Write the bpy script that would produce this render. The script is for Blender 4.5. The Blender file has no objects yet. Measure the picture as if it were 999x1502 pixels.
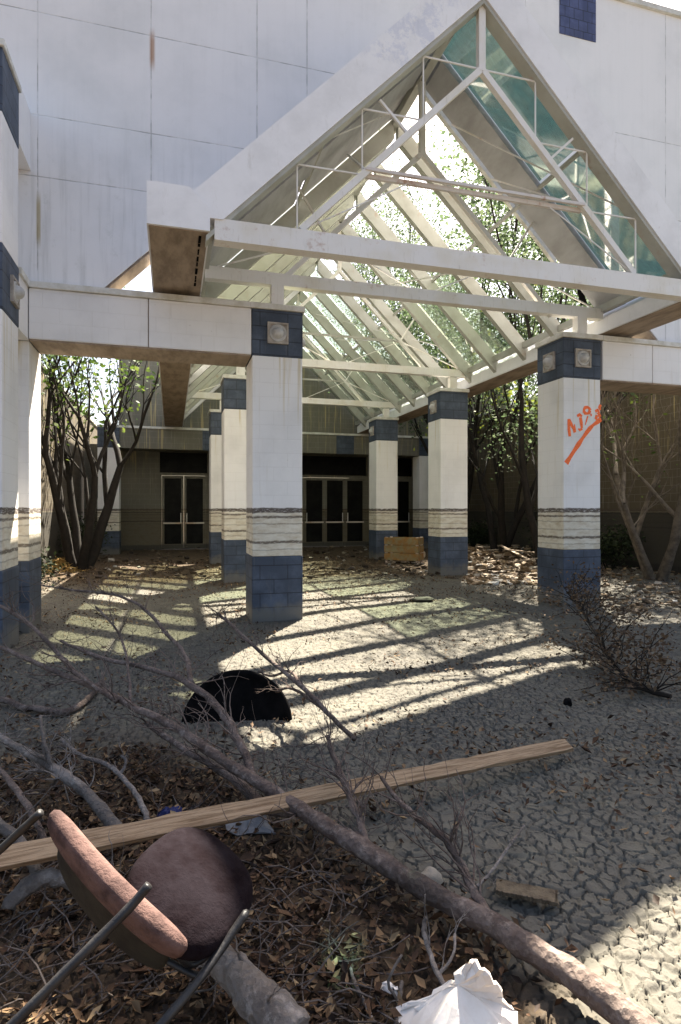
import bpy, math, random
import numpy as np
from mathutils import Vector, Matrix, noise as mnoise

scene = bpy.context.scene
COL = scene.collection
R = math.radians
F = 870.0                     # focal length in photo pixels (photo 999 x 1502)
TH = math.atan(0.285)         # camera yaw against the facade
CT, ST = math.cos(TH), math.sin(TH)
EYE = 1.6
VR = Vector((CT, -ST, 0)); VF = Vector((ST, CT, 0)); VU = Vector((0, 0, 1))

# ------------------------------------------------------------------ layout aids
def at(px, py, z):            # a point at depth z
    return VR*((px-500)/F*z) + VF*z + VU*(EYE-(py-747)/F*z)
def gr(px, py, h=0.0):        # a point at height h
    return at(px, py, F*(EYE-h)/(py-747))
def onY(px, py, Y):           # a point on the plane y = Y
    xr = (px-500)/F
    d = VR*xr + VF - VU*((py-747)/F)
    return Vector((0, 0, EYE)) + d*(Y/d.y)
def proj(P):
    x = P[..., 0]*CT - P[..., 1]*ST; z = P[..., 0]*ST + P[..., 1]*CT
    return 500+F*x/z, 747-F*(P[..., 2]-EYE)/z, z

# ------------------------------------------------------------------ mesh helpers
class MB:
    def __init__(s): s.v = []; s.f = []
    def add(s, vs, fs):
        n = len(s.v); s.v += [tuple(v) for v in vs]; s.f += [tuple(i+n for i in f) for f in fs]; return s
    def box(s, x0, x1, y0, y1, z0, z1):
        vs = [(x0,y0,z0),(x1,y0,z0),(x1,y1,z0),(x0,y1,z0),(x0,y0,z1),(x1,y0,z1),(x1,y1,z1),(x0,y1,z1)]
        return s.add(vs, [(0,3,2,1),(4,5,6,7),(0,1,5,4),(1,2,6,5),(2,3,7,6),(3,0,4,7)])
    def prism(s, poly, y0, y1):            # polygon in (x, z), counter-clockwise seen from -y
        n = len(poly)
        vs = [(x, y0, z) for x, z in poly] + [(x, y1, z) for x, z in poly]
        fs = [tuple(range(n)), tuple(range(2*n-1, n-1, -1))]
        fs += [((i+1) % n, i, n+i, n+(i+1) % n) for i in range(n)]
        return s.add(vs, fs)
    def bar(s, p, q, w, h, up=Vector((0, 0, 1))):
        p = Vector(p); q = Vector(q); d = (q-p).normalized()
        a = d.cross(up)
        if a.length < 1e-4: a = d.cross(Vector((0, 1, 0)))
        a.normalize(); b = a.cross(d).normalized()
        vs = []
        for c in (p, q):
            for sx, sy in ((-1,-1),(1,-1),(1,1),(-1,1)): vs.append(c + a*(sx*w/2) + b*(sy*h/2))
        return s.add(vs, [(0,1,2,3),(7,6,5,4),(0,4,5,1),(1,5,6,2),(2,6,7,3),(3,7,4,0)])
    def tube(s, pts, rad, seg=6, cap=True, rough=0.0, seed=0):
        pts = [Vector(p) for p in pts]; n = len(pts); rings = []
        ref = Vector((0.31, 0.2, 0.93)); rng = random.Random(seed)
        for i, p in enumerate(pts):
            d = (pts[min(i+1, n-1)]-pts[max(i-1, 0)])
            if d.length < 1e-6: d = Vector((0, 0, 1))
            d.normalize()
            a = ref - d*ref.dot(d)
            if a.length < 1e-3: a = Vector((1, 0, 0)) - d*d.x
            a.normalize(); ref = a; b = d.cross(a)
            rings.append([p + (a*math.cos(t)+b*math.sin(t))*(rad[i]*(1+rough*rng.uniform(-1, 1))) for t in [2*math.pi*k/seg for k in range(seg)]])
        vs = [v for r in rings for v in r]; fs = []
        for i in range(n-1):
            for k in range(seg):
                k2 = (k+1) % seg
                fs.append((i*seg+k, i*seg+k2, (i+1)*seg+k2, (i+1)*seg+k))
        if cap:
            fs.append(tuple(range(seg-1, -1, -1))); fs.append(tuple((n-1)*seg+k for k in range(seg)))
        return s.add(vs, fs)
    def build(s, name, mat, parent=None, smooth=False, bevel=0.0, origin=None):
        o3 = Vector((0, 0, 0))
        if parent is not None:
            par = parent; o3 = Vector((0, 0, 0))
            while par is not None: o3 = o3 + Vector(par.location); par = par.parent
        loc = Vector((0, 0, 0))
        if parent is None and origin is not None: loc = Vector(origin); o3 = loc
        me = bpy.data.meshes.new(name)
        me.from_pydata([(v[0]-o3.x, v[1]-o3.y, v[2]-o3.z) for v in s.v], [], s.f)
        me.materials.append(mat); me.update()
        if smooth: me.polygons.foreach_set('use_smooth', [True]*len(me.polygons))
        o = bpy.data.objects.new(name, me); COL.objects.link(o)
        o.parent = parent; o.location = loc
        if bevel:
            m = o.modifiers.new('bevel', 'BEVEL'); m.width = bevel; m.segments = 2; m.limit_method = 'ANGLE'
        return o

def tag(o, label=None, cat=None, group=None, kind=None):
    if label: o['label'] = label
    if cat and not kind: o['kind'] = 'thing'
    if cat: o['category'] = cat
    if group: o['group'] = group
    if kind: o['kind'] = kind
    return o
def thing(name, loc, label, cat, group=None):
    o = bpy.data.objects.new(name, None); COL.objects.link(o); o.location = loc
    o.empty_display_size = 0.2
    return tag(o, label, cat, group)
def copy_tree(o, parent=None):
    c = o.copy(); COL.objects.link(c); c.parent = parent
    for ch in list(o.children): copy_tree(ch, c)
    return c

# ------------------------------------------------------------------ materials
class NT:
    def __init__(s, name):
        s.m = bpy.data.materials.new(name); s.m.use_nodes = True
        s.t = s.m.node_tree; s.t.nodes.clear()
        s.out = s.n('ShaderNodeOutputMaterial'); s.geo = None
    def n(s, typ, **kw):
        nd = s.t.nodes.new(typ)
        for k, v in kw.items(): setattr(nd, k, v)
        return nd
    def l(s, a, b): s.t.links.new(a, b)
    def set(s, sock, v):
        if hasattr(v, 'is_output') or isinstance(v, bpy.types.NodeSocket): s.l(v, sock)
        elif isinstance(v, (tuple, list)) and len(v) == 3 and sock.type == 'RGBA': sock.default_value = (*v, 1)
        else: sock.default_value = v
    def math(s, op, a, b=None, c=None, clamp=False):
        nd = s.n('ShaderNodeMath', operation=op, use_clamp=clamp)
        s.set(nd.inputs[0], a)
        if b is not None: s.set(nd.inputs[1], b)
        if c is not None: s.set(nd.inputs[2], c)
        return nd.outputs[0]
    def pos(s):
        if s.geo is None: s.geo = s.n('ShaderNodeNewGeometry')
        return s.geo.outputs['Position']
    def island(s):
        s.pos(); return s.geo.outputs['Random Per Island']
    def xyz(s):
        nd = s.n('ShaderNodeSeparateXYZ'); s.l(s.pos(), nd.inputs[0]); return nd.outputs
    def vec(s, x, y, z=0.0):
        nd = s.n('ShaderNodeCombineXYZ')
        for i, v in enumerate((x, y, z)): s.set(nd.inputs[i], v)
        return nd.outputs[0]
    def scale(s, v, sc):
        nd = s.n('ShaderNodeVectorMath', operation='MULTIPLY'); s.l(v, nd.inputs[0]); nd.inputs[1].default_value = sc; return nd.outputs[0]
    def noise(s, v=None, scale=5, detail=4, rough=.55, dist=0.0):
        nd = s.n('ShaderNodeTexNoise'); s.l(v if v is not None else s.pos(), nd.inputs['Vector'])
        nd.inputs['Scale'].default_value = scale; nd.inputs['Detail'].default_value = detail
        nd.inputs['Roughness'].default_value = rough; nd.inputs['Distortion'].default_value = dist
        return nd.outputs[0]
    def voro(s, v=None, scale=10, feature='F1', out='Distance'):
        nd = s.n('ShaderNodeTexVoronoi', feature=feature); s.l(v if v is not None else s.pos(), nd.inputs['Vector'])
        nd.inputs['Scale'].default_value = scale; return nd.outputs[out]
    def ramp(s, f, stops, interp='LINEAR'):
        nd = s.n('ShaderNodeValToRGB'); cr = nd.color_ramp; cr.interpolation = interp
        while len(cr.elements) < len(stops): cr.elements.new(0.5)
        for e, (p, c) in zip(cr.elements, stops):
            e.position = p; e.color = (*c, 1) if isinstance(c, (tuple, list)) else (c, c, c, 1)
        s.set(nd.inputs[0], f); return nd.outputs[0]
    def band(s, v, lo, hi, soft):          # 1 inside lo..hi
        a = s.n('ShaderNodeMapRange', interpolation_type='SMOOTHSTEP'); s.set(a.inputs[0], v)
        a.inputs[1].default_value = lo-soft; a.inputs[2].default_value = lo+soft
        b = s.n('ShaderNodeMapRange', interpolation_type='SMOOTHSTEP'); s.set(b.inputs[0], v)
        b.inputs[1].default_value = hi-soft; b.inputs[2].default_value = hi+soft
        return s.math('SUBTRACT', a.outputs[0], b.outputs[0])
    def step(s, v, lo, hi):
        a = s.n('ShaderNodeMapRange', interpolation_type='SMOOTHSTEP'); s.set(a.inputs[0], v)
        a.inputs[1].default_value = lo; a.inputs[2].default_value = hi; return a.outputs[0]
    def mix(s, f, a, b, mode='MIX'):
        nd = s.n('ShaderNodeMix', data_type='RGBA', blend_type=mode)
        s.set(nd.inputs['Factor'], f); s.set(nd.inputs[6], a); s.set(nd.inputs[7], b); return nd.outputs[2]
    def bump(s, h, strength=.4, dist=.01, prev=None):
        nd = s.n('ShaderNodeBump'); s.l(h, nd.inputs['Height']); nd.inputs['Strength'].default_value = strength
        nd.inputs['Distance'].default_value = dist
        if prev is not None: s.l(prev, nd.inputs['Normal'])
        return nd.outputs[0]
    def bsdf(s, col, rough=.7, normal=None, metal=0.0, spec=.35):
        p = s.n('ShaderNodeBsdfPrincipled'); s.set(p.inputs['Base Color'], col); s.set(p.inputs['Roughness'], rough)
        p.inputs['Metallic'].default_value = metal; p.inputs['Specular IOR Level'].default_value = spec
        if normal is not None: s.l(normal, p.inputs['Normal'])
        return p.outputs[0]
    def done(s, sh): s.l(sh, s.out.inputs[0]); return s.m

def brick(n, u, v, w, h, mortar=.006):
    b = n.n('ShaderNodeTexBrick', offset=.5); n.l(n.vec(u, v), b.inputs['Vector'])
    b.inputs['Scale'].default_value = 1; b.inputs['Brick Width'].default_value = w; b.inputs['Row Height'].default_value = h
    b.inputs['Mortar Size'].default_value = mortar; b.inputs['Mortar Smooth'].default_value = .4
    b.inputs['Color1'].default_value = (0, 0, 0, 1); b.inputs['Color2'].default_value = (1, 1, 1, 1)
    return b.outputs['Fac'], b.outputs['Color']

def m_paint_block(name, base, flood=True, dark=0.0, joint=.25):
    n = NT(name); x, y, z = n.xyz(); u = n.math('ADD', x, y)
    fac, _ = brick(n, u, z, .40, .2)
    big = n.noise(scale=1.3, detail=5)
    col = n.mix(n.step(big, .42, .75), base, tuple(c*.86 for c in base))
    st = n.noise(n.scale(n.pos(), (9, 9, .45)), scale=1.6, detail=5, rough=.65)
    col = n.mix(n.math('MULTIPLY', n.step(st, .55, .8), .35), col, (.50, .45, .36))
    col = n.mix(n.math('MULTIPLY', fac, joint), col, (.35, .33, .31))
    grime = n.noise(scale=22, detail=4, rough=.7)
    col = n.mix(n.math('MULTIPLY', n.step(grime, .62, .8), .22), col, (.40, .36, .30))
    if flood:
        wob = n.noise(n.scale(n.pos(), (3, 3, 3)), scale=2.2, detail=5)
        zz = n.math('ADD', z, n.math('MULTIPLY', n.math('SUBTRACT', wob, .5), .05))
        below = n.band(zz, .2, 1.56, .03)
        rust = n.noise(n.scale(n.pos(), (2.5, 2.5, 6)), scale=2, detail=6, rough=.7)
        tan = n.mix(n.step(rust, .35, .7), (.60, .53, .36), (.40, .30, .155))
        col = n.mix(n.math('MULTIPLY', below, n.math('ADD', .20, n.math('MULTIPLY', rust, .8), clamp=True)), col, tan)
        brk = n.noise(n.scale(n.pos(), (6, 6, 30)), scale=2.5, detail=5, rough=.75)
        for lo, hi, k in ((1.545, 1.618, .95), (1.468, 1.502, .85), (1.385, 1.402, .5), (1.25, 1.268, .45), (1.11, 1.15, .85), (1.015, 1.03, .5)):
            b = n.math('MULTIPLY', n.band(zz, lo, hi, .009), n.math('MULTIPLY', n.step(brk, .3, .5), k))
            col = n.mix(b, col, (.070, .048, .034))
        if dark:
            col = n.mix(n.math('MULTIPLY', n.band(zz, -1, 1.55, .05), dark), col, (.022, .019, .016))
    if flood:
        rs = n.noise(n.scale(n.pos(), (14, 14, .5)), scale=1.0, detail=4)
        run = n.math('MULTIPLY', n.step(rs, .56, .68), n.step(n.math('ADD', z, n.math('MULTIPLY', n.noise(scale=2, detail=3), 1.2)), 3.2, 4.3))
        col = n.mix(n.math('MULTIPLY', run, .55), col, (.50, .40, .19))
    chip = n.noise(scale=11, detail=7, rough=.8)
    col = n.mix(n.math('MULTIPLY', n.step(chip, .67, .71), .6), col, (.30, .27, .23))
    nm = n.bump(n.math('SUBTRACT', n.math('MULTIPLY', grime, .2), n.math('ADD', fac, n.step(chip, .67, .71))), .4, .006)
    return n.done(n.bsdf(col, .75, nm))

def m_blue(name, courses=True, base=(.042, .056, .083)):
    n = NT(name); x, y, z = n.xyz(); u = n.math('ADD', x, y)
    fac, _ = brick(n, u, z, .40 if courses else .18, .2 if courses else .18, .007)
    big = n.noise(scale=2.6, detail=5, rough=.65)
    col = n.mix(n.step(big, .4, .7), base, tuple(c*1.6+.01 for c in base))
    st = n.noise(n.scale(n.pos(), (8, 8, .8)), scale=2, detail=5, rough=.7)
    col = n.mix(n.math('MULTIPLY', n.step(st, .58, .8), .4), col, (.17, .165, .16))
    col = n.mix(n.math('MULTIPLY', fac, .8), col, (.016, .017, .024))
    mud = n.math('MULTIPLY', n.step(n.math('ADD', n.math('MULTIPLY', n.noise(scale=6, detail=5), .4), n.math('MULTIPLY', z, -1)), -.12, .12), .75)
    col = n.mix(mud, col, (.16, .145, .12))
    nm = n.bump(n.math('SUBTRACT', n.math('MULTIPLY', n.noise(scale=40), .15), fac), .6, .008)
    return n.done(n.bsdf(col, .6, nm))

def m_wall(name):
    n = NT(name); x, y, z = n.xyz()
    base = (.785, .775, .785)
    big = n.noise(scale=.7, detail=6, rough=.6)
    col = n.mix(n.step(big, .42, .72), base, (.68, .68, .69))
    st = n.noise(n.scale(n.pos(), (7, 7, .35)), scale=1.5, detail=6, rough=.65)
    low = n.math('SUBTRACT', 1.0, n.step(z, 5.2, 7.2))
    col = n.mix(n.math('MULTIPLY', n.step(st, .46, .72), n.math('ADD', .06, n.math('MULTIPLY', low, .36))), col, (.42, .42, .41))
    blot = n.noise(scale=4.5, detail=6, rough=.72)
    col = n.mix(n.math('MULTIPLY', n.step(blot, .56, .75), n.math('ADD', .1, n.math('MULTIPLY', low, .25))), col, (.45, .46, .42))
    jn = None
    lines = [(x, v) for v in (-1.69, -.27, 1.19, 1.93, 8.47, 5.62)] + [(z, 6.78), (z, 8.13)]
    for s_, v in lines:
        b = n.band(s_, v-.006, v+.006, .005)
        jn = b if jn is None else n.math('MAXIMUM', jn, b)
    b = n.math('MULTIPLY', n.band(z, 5.965, 5.977, .005), n.math('SUBTRACT', 1.0, n.step(x, -.275, -.265)))
    jn = n.math('MAXIMUM', jn, b)
    # dirt washed out of the joints
    jd = n.noise(n.scale(n.pos(), (3, 3, 3)), scale=1.5, detail=4)
    col = n.mix(n.math('MULTIPLY', jn, n.math('ADD', .08, n.math('MULTIPLY', n.step(jd, .38, .65), .48))), col, (.10, .09, .085))
    # rust below a fixing
    dx = n.math('ABSOLUTE', n.math('SUBTRACT', x, -.255))
    r1 = n.math('MULTIPLY', n.math('SUBTRACT', 1.0, n.step(dx, .012, .05)), n.band(z, 7.72, 8.16, .12))
    col = n.mix(n.math('MULTIPLY', r1, .75), col, (.36, .17, .07))
    r2 = n.math('MULTIPLY', n.math('SUBTRACT', 1.0, n.step(n.math('ABSOLUTE', n.math('SUBTRACT', x, -1.68)), .012, .04)), n.band(z, 5.1, 5.7, .12))
    col = n.mix(n.math('MULTIPLY', r2, .7), col, (.35, .27, .10))
    nm = n.bump(n.math('SUBTRACT', n.math('MULTIPLY', n.noise(scale=30, detail=5), .1), jn), .5, .01)
    return n.done(n.bsdf(col, .8, nm))

def m_steel(name, base=(.74, .73, .71), rust=.5, warm=(.62, .58, .46)):
    n = NT(name)
    big = n.noise(scale=2.2, detail=5)
    col = n.mix(n.step(big, .4, .7), base, warm)
    r = n.noise(scale=3.1, detail=7, rough=.72)
    col = n.mix(n.math('MULTIPLY', n.step(r, .575, .70), rust), col, (.33, .15, .07))
    g = n.noise(n.scale(n.pos(), (10, 10, 2)), scale=3, detail=5)
    col = n.mix(n.math('MULTIPLY', n.step(g, .55, .75), .3), col, (.36, .33, .27))
    return n.done(n.bsdf(col, .55, n.bump(r, .15, .004)))

def m_simple(name, c1, c2, scale=6, rough=.8, bump=.4, stretch=(1, 1, 1), dist=.01, spec=.3, lo=.35, hi=.68):
    n = NT(name); v = n.scale(n.pos(), stretch)
    f = n.noise(v, scale=scale, detail=6, rough=.65)
    col = n.mix(n.step(f, lo, hi), c1, c2)
    return n.done(n.bsdf(col, rough, n.bump(n.noise(v, scale=scale*3, detail=5, rough=.7), bump, dist), spec=spec))

def m_island(name, stops, rough=.75, trans=0.0, spec=.25, local=False):
    n = NT(name)
    col = n.ramp(n.island(), stops)
    v = n.noise(scale=60, detail=3)
    col = n.mix(n.math('MULTIPLY', v, .5), col, (0.02, .015, .01), 'MIX') if local else col
    sh = n.bsdf(col, rough, spec=spec)
    if trans:
        t = n.n('ShaderNodeBsdfTranslucent'); n.l(col, t.inputs[0])
        mx = n.n('ShaderNodeMixShader'); mx.inputs[0].default_value = trans
        n.l(sh, mx.inputs[1]); n.l(t.outputs[0], mx.inputs[2]); sh = mx.outputs[0]
    return n.done(sh)

def m_glass(name, tint, dirt=.16, gloss=.5):
    n = NT(name)
    tr = n.n('ShaderNodeBsdfTransparent')
    streak = n.noise(n.scale(n.pos(), (2.2, 5, 2.2)), scale=1.6, detail=6, rough=.7)
    n.set(tr.inputs[0], tint)
    gl = n.n('ShaderNodeBsdfGlossy'); gl.inputs['Roughness'].default_value = .06
    lw = n.n('ShaderNodeFresnel'); lw.inputs[0].default_value = 1.45
    mx = n.n('ShaderNodeMixShader'); n.l(n.math('MULTIPLY', lw.outputs[0], gloss), mx.inputs[0])
    n.l(tr.outputs[0], mx.inputs[1]); n.l(gl.outputs[0], mx.inputs[2])
    df = n.n('ShaderNodeBsdfDiffuse'); df.inputs[0].default_value = (.42, .5, .46, 1)
    tl = n.n('ShaderNodeBsdfTranslucent'); tl.inputs[0].default_value = (.42, .5, .46, 1)
    m0 = n.n('ShaderNodeMixShader'); m0.inputs[0].default_value = .4; n.l(df.outputs[0], m0.inputs[1]); n.l(tl.outputs[0], m0.inputs[2])
    m2 = n.n('ShaderNodeMixShader'); n.l(n.math('MULTIPLY', n.step(streak, .25, .8), dirt*2), m2.inputs[0])
    n.l(mx.outputs[0], m2.inputs[1]); n.l(m0.outputs[0], m2.inputs[2])
    return n.done(m2.outputs[0])

def m_ground():
    n = NT('dry_mud')
    big = n.noise(scale=.55, detail=6, rough=.6)
    mid = n.noise(scale=4, detail=6, rough=.7)
    cell = n.n('ShaderNodeTexVoronoi'); n.l(n.pos(), cell.inputs['Vector']); cell.inputs['Scale'].default_value = 11
    col = n.mix(n.step(big, .35, .7), (.132, .122, .100), (.098, .092, .080))
    col = n.mix(n.math('MULTIPLY', n.step(mid, .45, .75), .5), col, (.20, .182, .135))
    cr = n.n('ShaderNodeSeparateColor'); n.l(cell.outputs['Color'], cr.inputs[0])
    col = n.mix(n.math('MULTIPLY', cr.outputs[0], .4), col, (.095, .087, .074))
    fl = n.noise(scale=38, detail=5, rough=.75)
    col = n.mix(n.math('MULTIPLY', n.step(fl, .54, .68), .6), col, (.045, .036, .028))
    x, y, z = n.xyz()
    wob = n.noise(scale=1.6, detail=6, rough=.7)
    # leaf mould under the fallen branches
    p0, p1 = gr(905, 1500), gr(300, 1115); d = (p1-p0).normalized(); nx, ny = -d.y, d.x
    dist = n.math('ADD', n.math('MULTIPLY', x, nx), n.math('ADD', n.math('MULTIPLY', y, ny), -(p0.x*nx+p0.y*ny)))
    side = n.math('ADD', dist, n.math('MULTIPLY', n.math('SUBTRACT', wob, .5), .9))
    mould = n.step(side, -.12, .22)
    soil = n.mix(n.step(n.noise(scale=14, detail=6, rough=.75), .4, .65), (.085, .058, .036), (.035, .025, .018))
    col = n.mix(n.math('MULTIPLY', mould, n.math('SUBTRACT', 1.0, n.step(y, 3.2, 5.0))), col, soil)
    # shade at the back of the court, put into the soil colour
    back = n.step(n.math('ADD', y, n.math('MULTIPLY', n.noise(scale=.9, detail=5), 7)), 15.0, 18.5)
    col = n.mix(back, col, n.mix(n.step(n.noise(scale=9, detail=6, rough=.75), .4, .65), (.10, .07, .042), (.03, .022, .015)))
    vd = n.voro(scale=11, feature='DISTANCE_TO_EDGE')
    h = n.math('MULTIPLY', n.step(vd, 0.0, .12), 1.0)
    nm = n.bump(fl, .5, .008)
    return n.done(n.bsdf(col, .9, nm, spec=.15))

def m_wood(name, c1, c2, axis_scale):
    n = NT(name)
    tc = n.n('ShaderNodeTexCoord'); v = n.scale(tc.outputs['Object'], axis_scale)
    g = n.noise(v, scale=3, detail=7, rough=.7, dist=.4)
    col = n.mix(n.step(g, .38, .66), c1, c2)
    cr = n.noise(v, scale=9, detail=4, rough=.6)
    col = n.mix(n.math('MULTIPLY', n.step(cr, .62, .72), .8), col, tuple(c*.25 for c in c1))
    return n.done(n.bsdf(col, .85, n.bump(cr, .7, .006), spec=.15))

M = {}
M['shaft'] = m_paint_block('painted_block', (.77, .755, .745), joint=.10)
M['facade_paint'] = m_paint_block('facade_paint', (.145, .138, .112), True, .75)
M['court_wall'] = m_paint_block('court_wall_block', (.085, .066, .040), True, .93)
M['white'] = m_paint_block('white_plaster', (.77, .76, .765), False, joint=.06)
M['blue'] = m_blue('blue_block')
M['blue_tile'] = m_blue('blue_tile', False, (.050, .062, .135))
M['wall'] = m_wall('panel_wall')
def m_fascia(name):
    n = NT(name); x, y, z = n.xyz()
    big = n.noise(scale=1.4, detail=6, rough=.65)
    col = n.mix(n.step(big, .4, .7), (.80, .795, .815), (.69, .685, .70))
    st = n.noise(n.scale(n.pos(), (5, 5, 1.2)), scale=2.4, detail=6, rough=.7)
    col = n.mix(n.math('MULTIPLY', n.step(st, .56, .76), .35), col, (.46, .44, .41))
    w = n.noise(n.scale(n.pos(), (1, 1, 1)), scale=3.2, detail=7, rough=.75)
    pt = n.math('MULTIPLY', n.band(x, 2.15, 3.35, .25), n.math('MULTIPLY', n.step(w, .47, .58), n.step(z, 6.6, 7.0)))
    col = n.mix(n.math('MULTIPLY', pt, .36), col, (.40, .44, .60))
    r = n.noise(scale=6, detail=7, rough=.75)
    col = n.mix(n.math('MULTIPLY', n.step(r, .66, .74), .5), col, (.33, .20, .12))
    return n.done(n.bsdf(col, .6, n.bump(st, .12, .004)))
M['fascia'] = m_fascia('fascia_metal')
M['steel'] = m_steel('white_steel', (.72, .70, .68), .55, (.66, .62, .55))
M['rafter'] = m_steel('cream_rafter', (.41, .41, .375), .35, (.32, .315, .275))
M['steel_rusty'] = m_steel('rust_spotted_steel', (.62, .58, .55), .85, (.55, .47, .42))
M['rust'] = m_steel('rusted_steel', (.55, .48, .42), .95, (.42, .30, .22))
M['soffit'] = m_simple('stained_soffit', (.34, .265, .20), (.20, .15, .11), 3, .8, .3, (2, .6, 1))
M['concrete'] = m_simple('cast_concrete', (.44, .40, .36), (.28, .25, .225), 9, .85, .5)
M['globe'] = m_simple('grey_globe', (.50, .50, .50), (.38, .37, .36), 7, .45, .1)
M['coping'] = m_simple('coping_metal', (.66, .655, .63), (.48, .46, .40), 4, .6, .2)
M['tinted'] = m_glass('teal_glass', (.46, .70, .66), .2, .5)
M['grimy'] = m_glass('grimy_glass', (.72, .75, .66), .05, .3)
M['flash'] = m_simple('grey_flashing', (.40, .40, .415), (.30, .30, .305), 3, .7, .2, (1, .4, 1))
M['glass'] = m_glass('clear_dirty_glass', (.85, .91, .83), .04, .35)
M['dark_glass'] = m_simple('dark_door_glass', (.004, .004, .004), (.010, .010, .009), 3, .4, .05, spec=.06)
M['black'] = m_simple('black_rubber', (.004, .004, .004), (.009, .008, .008), 8, .9, .2, spec=.03)
M['tube'] = m_simple('black_tube', (.010, .009, .010), (.035, .032, .03), 14, .45, .3, spec=.4)
def m_bark(name, c1, c2, c3):
    n = NT(name); v = n.pos()
    a = n.noise(v, scale=5, detail=7, rough=.72); b = n.noise(v, scale=24, detail=6, rough=.7)
    vo = n.voro(scale=38, feature='F1')
    col = n.mix(n.step(a, .36, .66), c1, c2)
    col = n.mix(n.math('MULTIPLY', n.step(b, .5, .68), .7), col, c3)
    col = n.mix(n.math('MULTIPLY', n.step(n.noise(v, scale=2.3, detail=4), .52, .6), .7), col, tuple(c*.35 for c in c1))
    h = n.math('ADD', n.math('MULTIPLY', b, .7), n.math('MULTIPLY', vo, .6))
    return n.done(n.bsdf(col, .9, n.bump(h, 1.0, .02), spec=.15))
M['bark'] = m_bark('grey_bark', (.17, .13, .112), (.085, .06, .05), (.27, .22, .19))
M['bark_pale'] = m_bark('weathered_bark', (.23, .20, .18), (.12, .10, .088), (.34, .30, .27))
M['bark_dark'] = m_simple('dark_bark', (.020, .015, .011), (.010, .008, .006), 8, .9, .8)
M['bark_bare'] = m_simple('dry_bark', (.15, .12, .09), (.07, .055, .042), 8, .9, .8)
M['twig'] = m_simple('twig_bark', (.13, .105, .092), (.055, .042, .036), 20, .9, .4)
def m_spray():
    n = NT('orange_spray_paint')
    sp = n.noise(scale=55, detail=5, rough=.8)
    p = n.bsdf(n.mix(n.noise(scale=16), (.98, .15, .035), (.98, .22, .07)), .7)
    tr = n.n('ShaderNodeBsdfTransparent'); mx = n.n('ShaderNodeMixShader')
    n.l(n.step(sp, .54, .66), mx.inputs[0]); n.l(p, mx.inputs[1]); n.l(tr.outputs[0], mx.inputs[2])
    return n.done(mx.outputs[0])
M['graffiti'] = m_spray()
M['litter'] = m_island('dead_leaves', [(0, (.020, .011, .007)), (.35, (.065, .032, .016)), (.65, (.11, .062, .032)), (.88, (.19, .118, .062)), (1, (.32, .22, .12))])
M['green'] = m_island('green_leaves', [(0, (.03, .06, .012)), (.5, (.065, .11, .02)), (1, (.13, .17, .035))], .6, .35)
M['green_far'] = m_island('pale_leaves', [(0, (.05, .078, .036)), (.5, (.085, .125, .06)), (1, (.135, .165, .09))], .6, .55)
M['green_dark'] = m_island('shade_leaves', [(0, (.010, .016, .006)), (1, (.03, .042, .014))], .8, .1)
M['green_bright'] = m_island('yellow_green_leaves', [(0, (.08, .11, .015)), (.5, (.15, .19, .03)), (1, (.24, .26, .05))], .6, .4)
M['dryleaf'] = m_island('withered_leaves', [(0, (.035, .022, .014)), (.6, (.10, .062, .036)), (1, (.18, .125, .075))], .8, .2)
M['ground'] = m_ground()
M['board'] = m_wood('weathered_board', (.37, .26, .165), (.17, .105, .06), (1.2, 26, 26))
M['plank'] = m_simple('broken_plank_wood', (.42, .33, .24), (.22, .16, .11), 7, .85, .5)
M['bark_slab'] = m_simple('bark_slab_brown', (.15, .115, .075), (.07, .05, .032), 14, .9, .8)
M['straw'] = m_island('straw', [(0, (.22, .12, .035)), (.5, (.42, .26, .08)), (1, (.55, .38, .15))])
M['foam'] = m_simple('white_foam', (.82, .76, .70), (.70, .62, .55), 5, .8, .25)
M['vinyl'] = m_simple('faded_maroon_vinyl', (.135, .075, .062), (.045, .022, .019), 11, .85, .7, lo=.42, hi=.70)
M['fabric'] = m_simple('grey_maroon_fabric', (.013, .0095, .012), (.006, .003, .004), 9, .95, 1.0, dist=.006, spec=.06)
M['panel'] = m_simple('chair_back_board', (.035, .03, .02), (.018, .014, .01), 8, .8, .3)
M['stone'] = m_simple('pale_stone', (.34, .30, .25), (.20, .18, .15), 11, .9, .6)
M['bin'] = m_simple('stained_yellow_board', (.20, .17, .09), (.24, .11, .025), 6, .8, .4)
M['bluecloth'] = m_simple('blue_scrap', (.015, .025, .12), (.01, .012, .05), 9, .7, .4)
M['greyscrap'] = m_simple('grey_scrap', (.24, .24, .25), (.14, .14, .145), 9, .7, .5)

# ------------------------------------------------------------------ ground
def vnoise(X, Y, sc, seed):
    xi = X/sc; yi = Y/sc; x0 = np.floor(xi).astype(np.int64); y0 = np.floor(yi).astype(np.int64)
    fx = xi-x0; fy = yi-y0; fx = fx*fx*(3-2*fx); fy = fy*fy*(3-2*fy)
    def h(a, b):
        k = (a*374761393 + b*668265263 + seed*982451653) & 0x7fffffff
        k = ((k ^ (k >> 13))*1274126177) & 0x7fffffff
        return ((k ^ (k >> 16)) & 0xffff)/65535.0
    return (h(x0, y0)*(1-fx)+h(x0+1, y0)*fx)*(1-fy) + (h(x0, y0+1)*(1-fx)+h(x0+1, y0+1)*fx)*fy
def hash2(a, b, seed):
    k = (a*374761393 + b*668265263 + seed*982451653) & 0x7fffffff
    k = ((k ^ (k >> 13))*1274126177) & 0x7fffffff
    return ((k ^ (k >> 16)) & 0xffff)/65535.0
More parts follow.
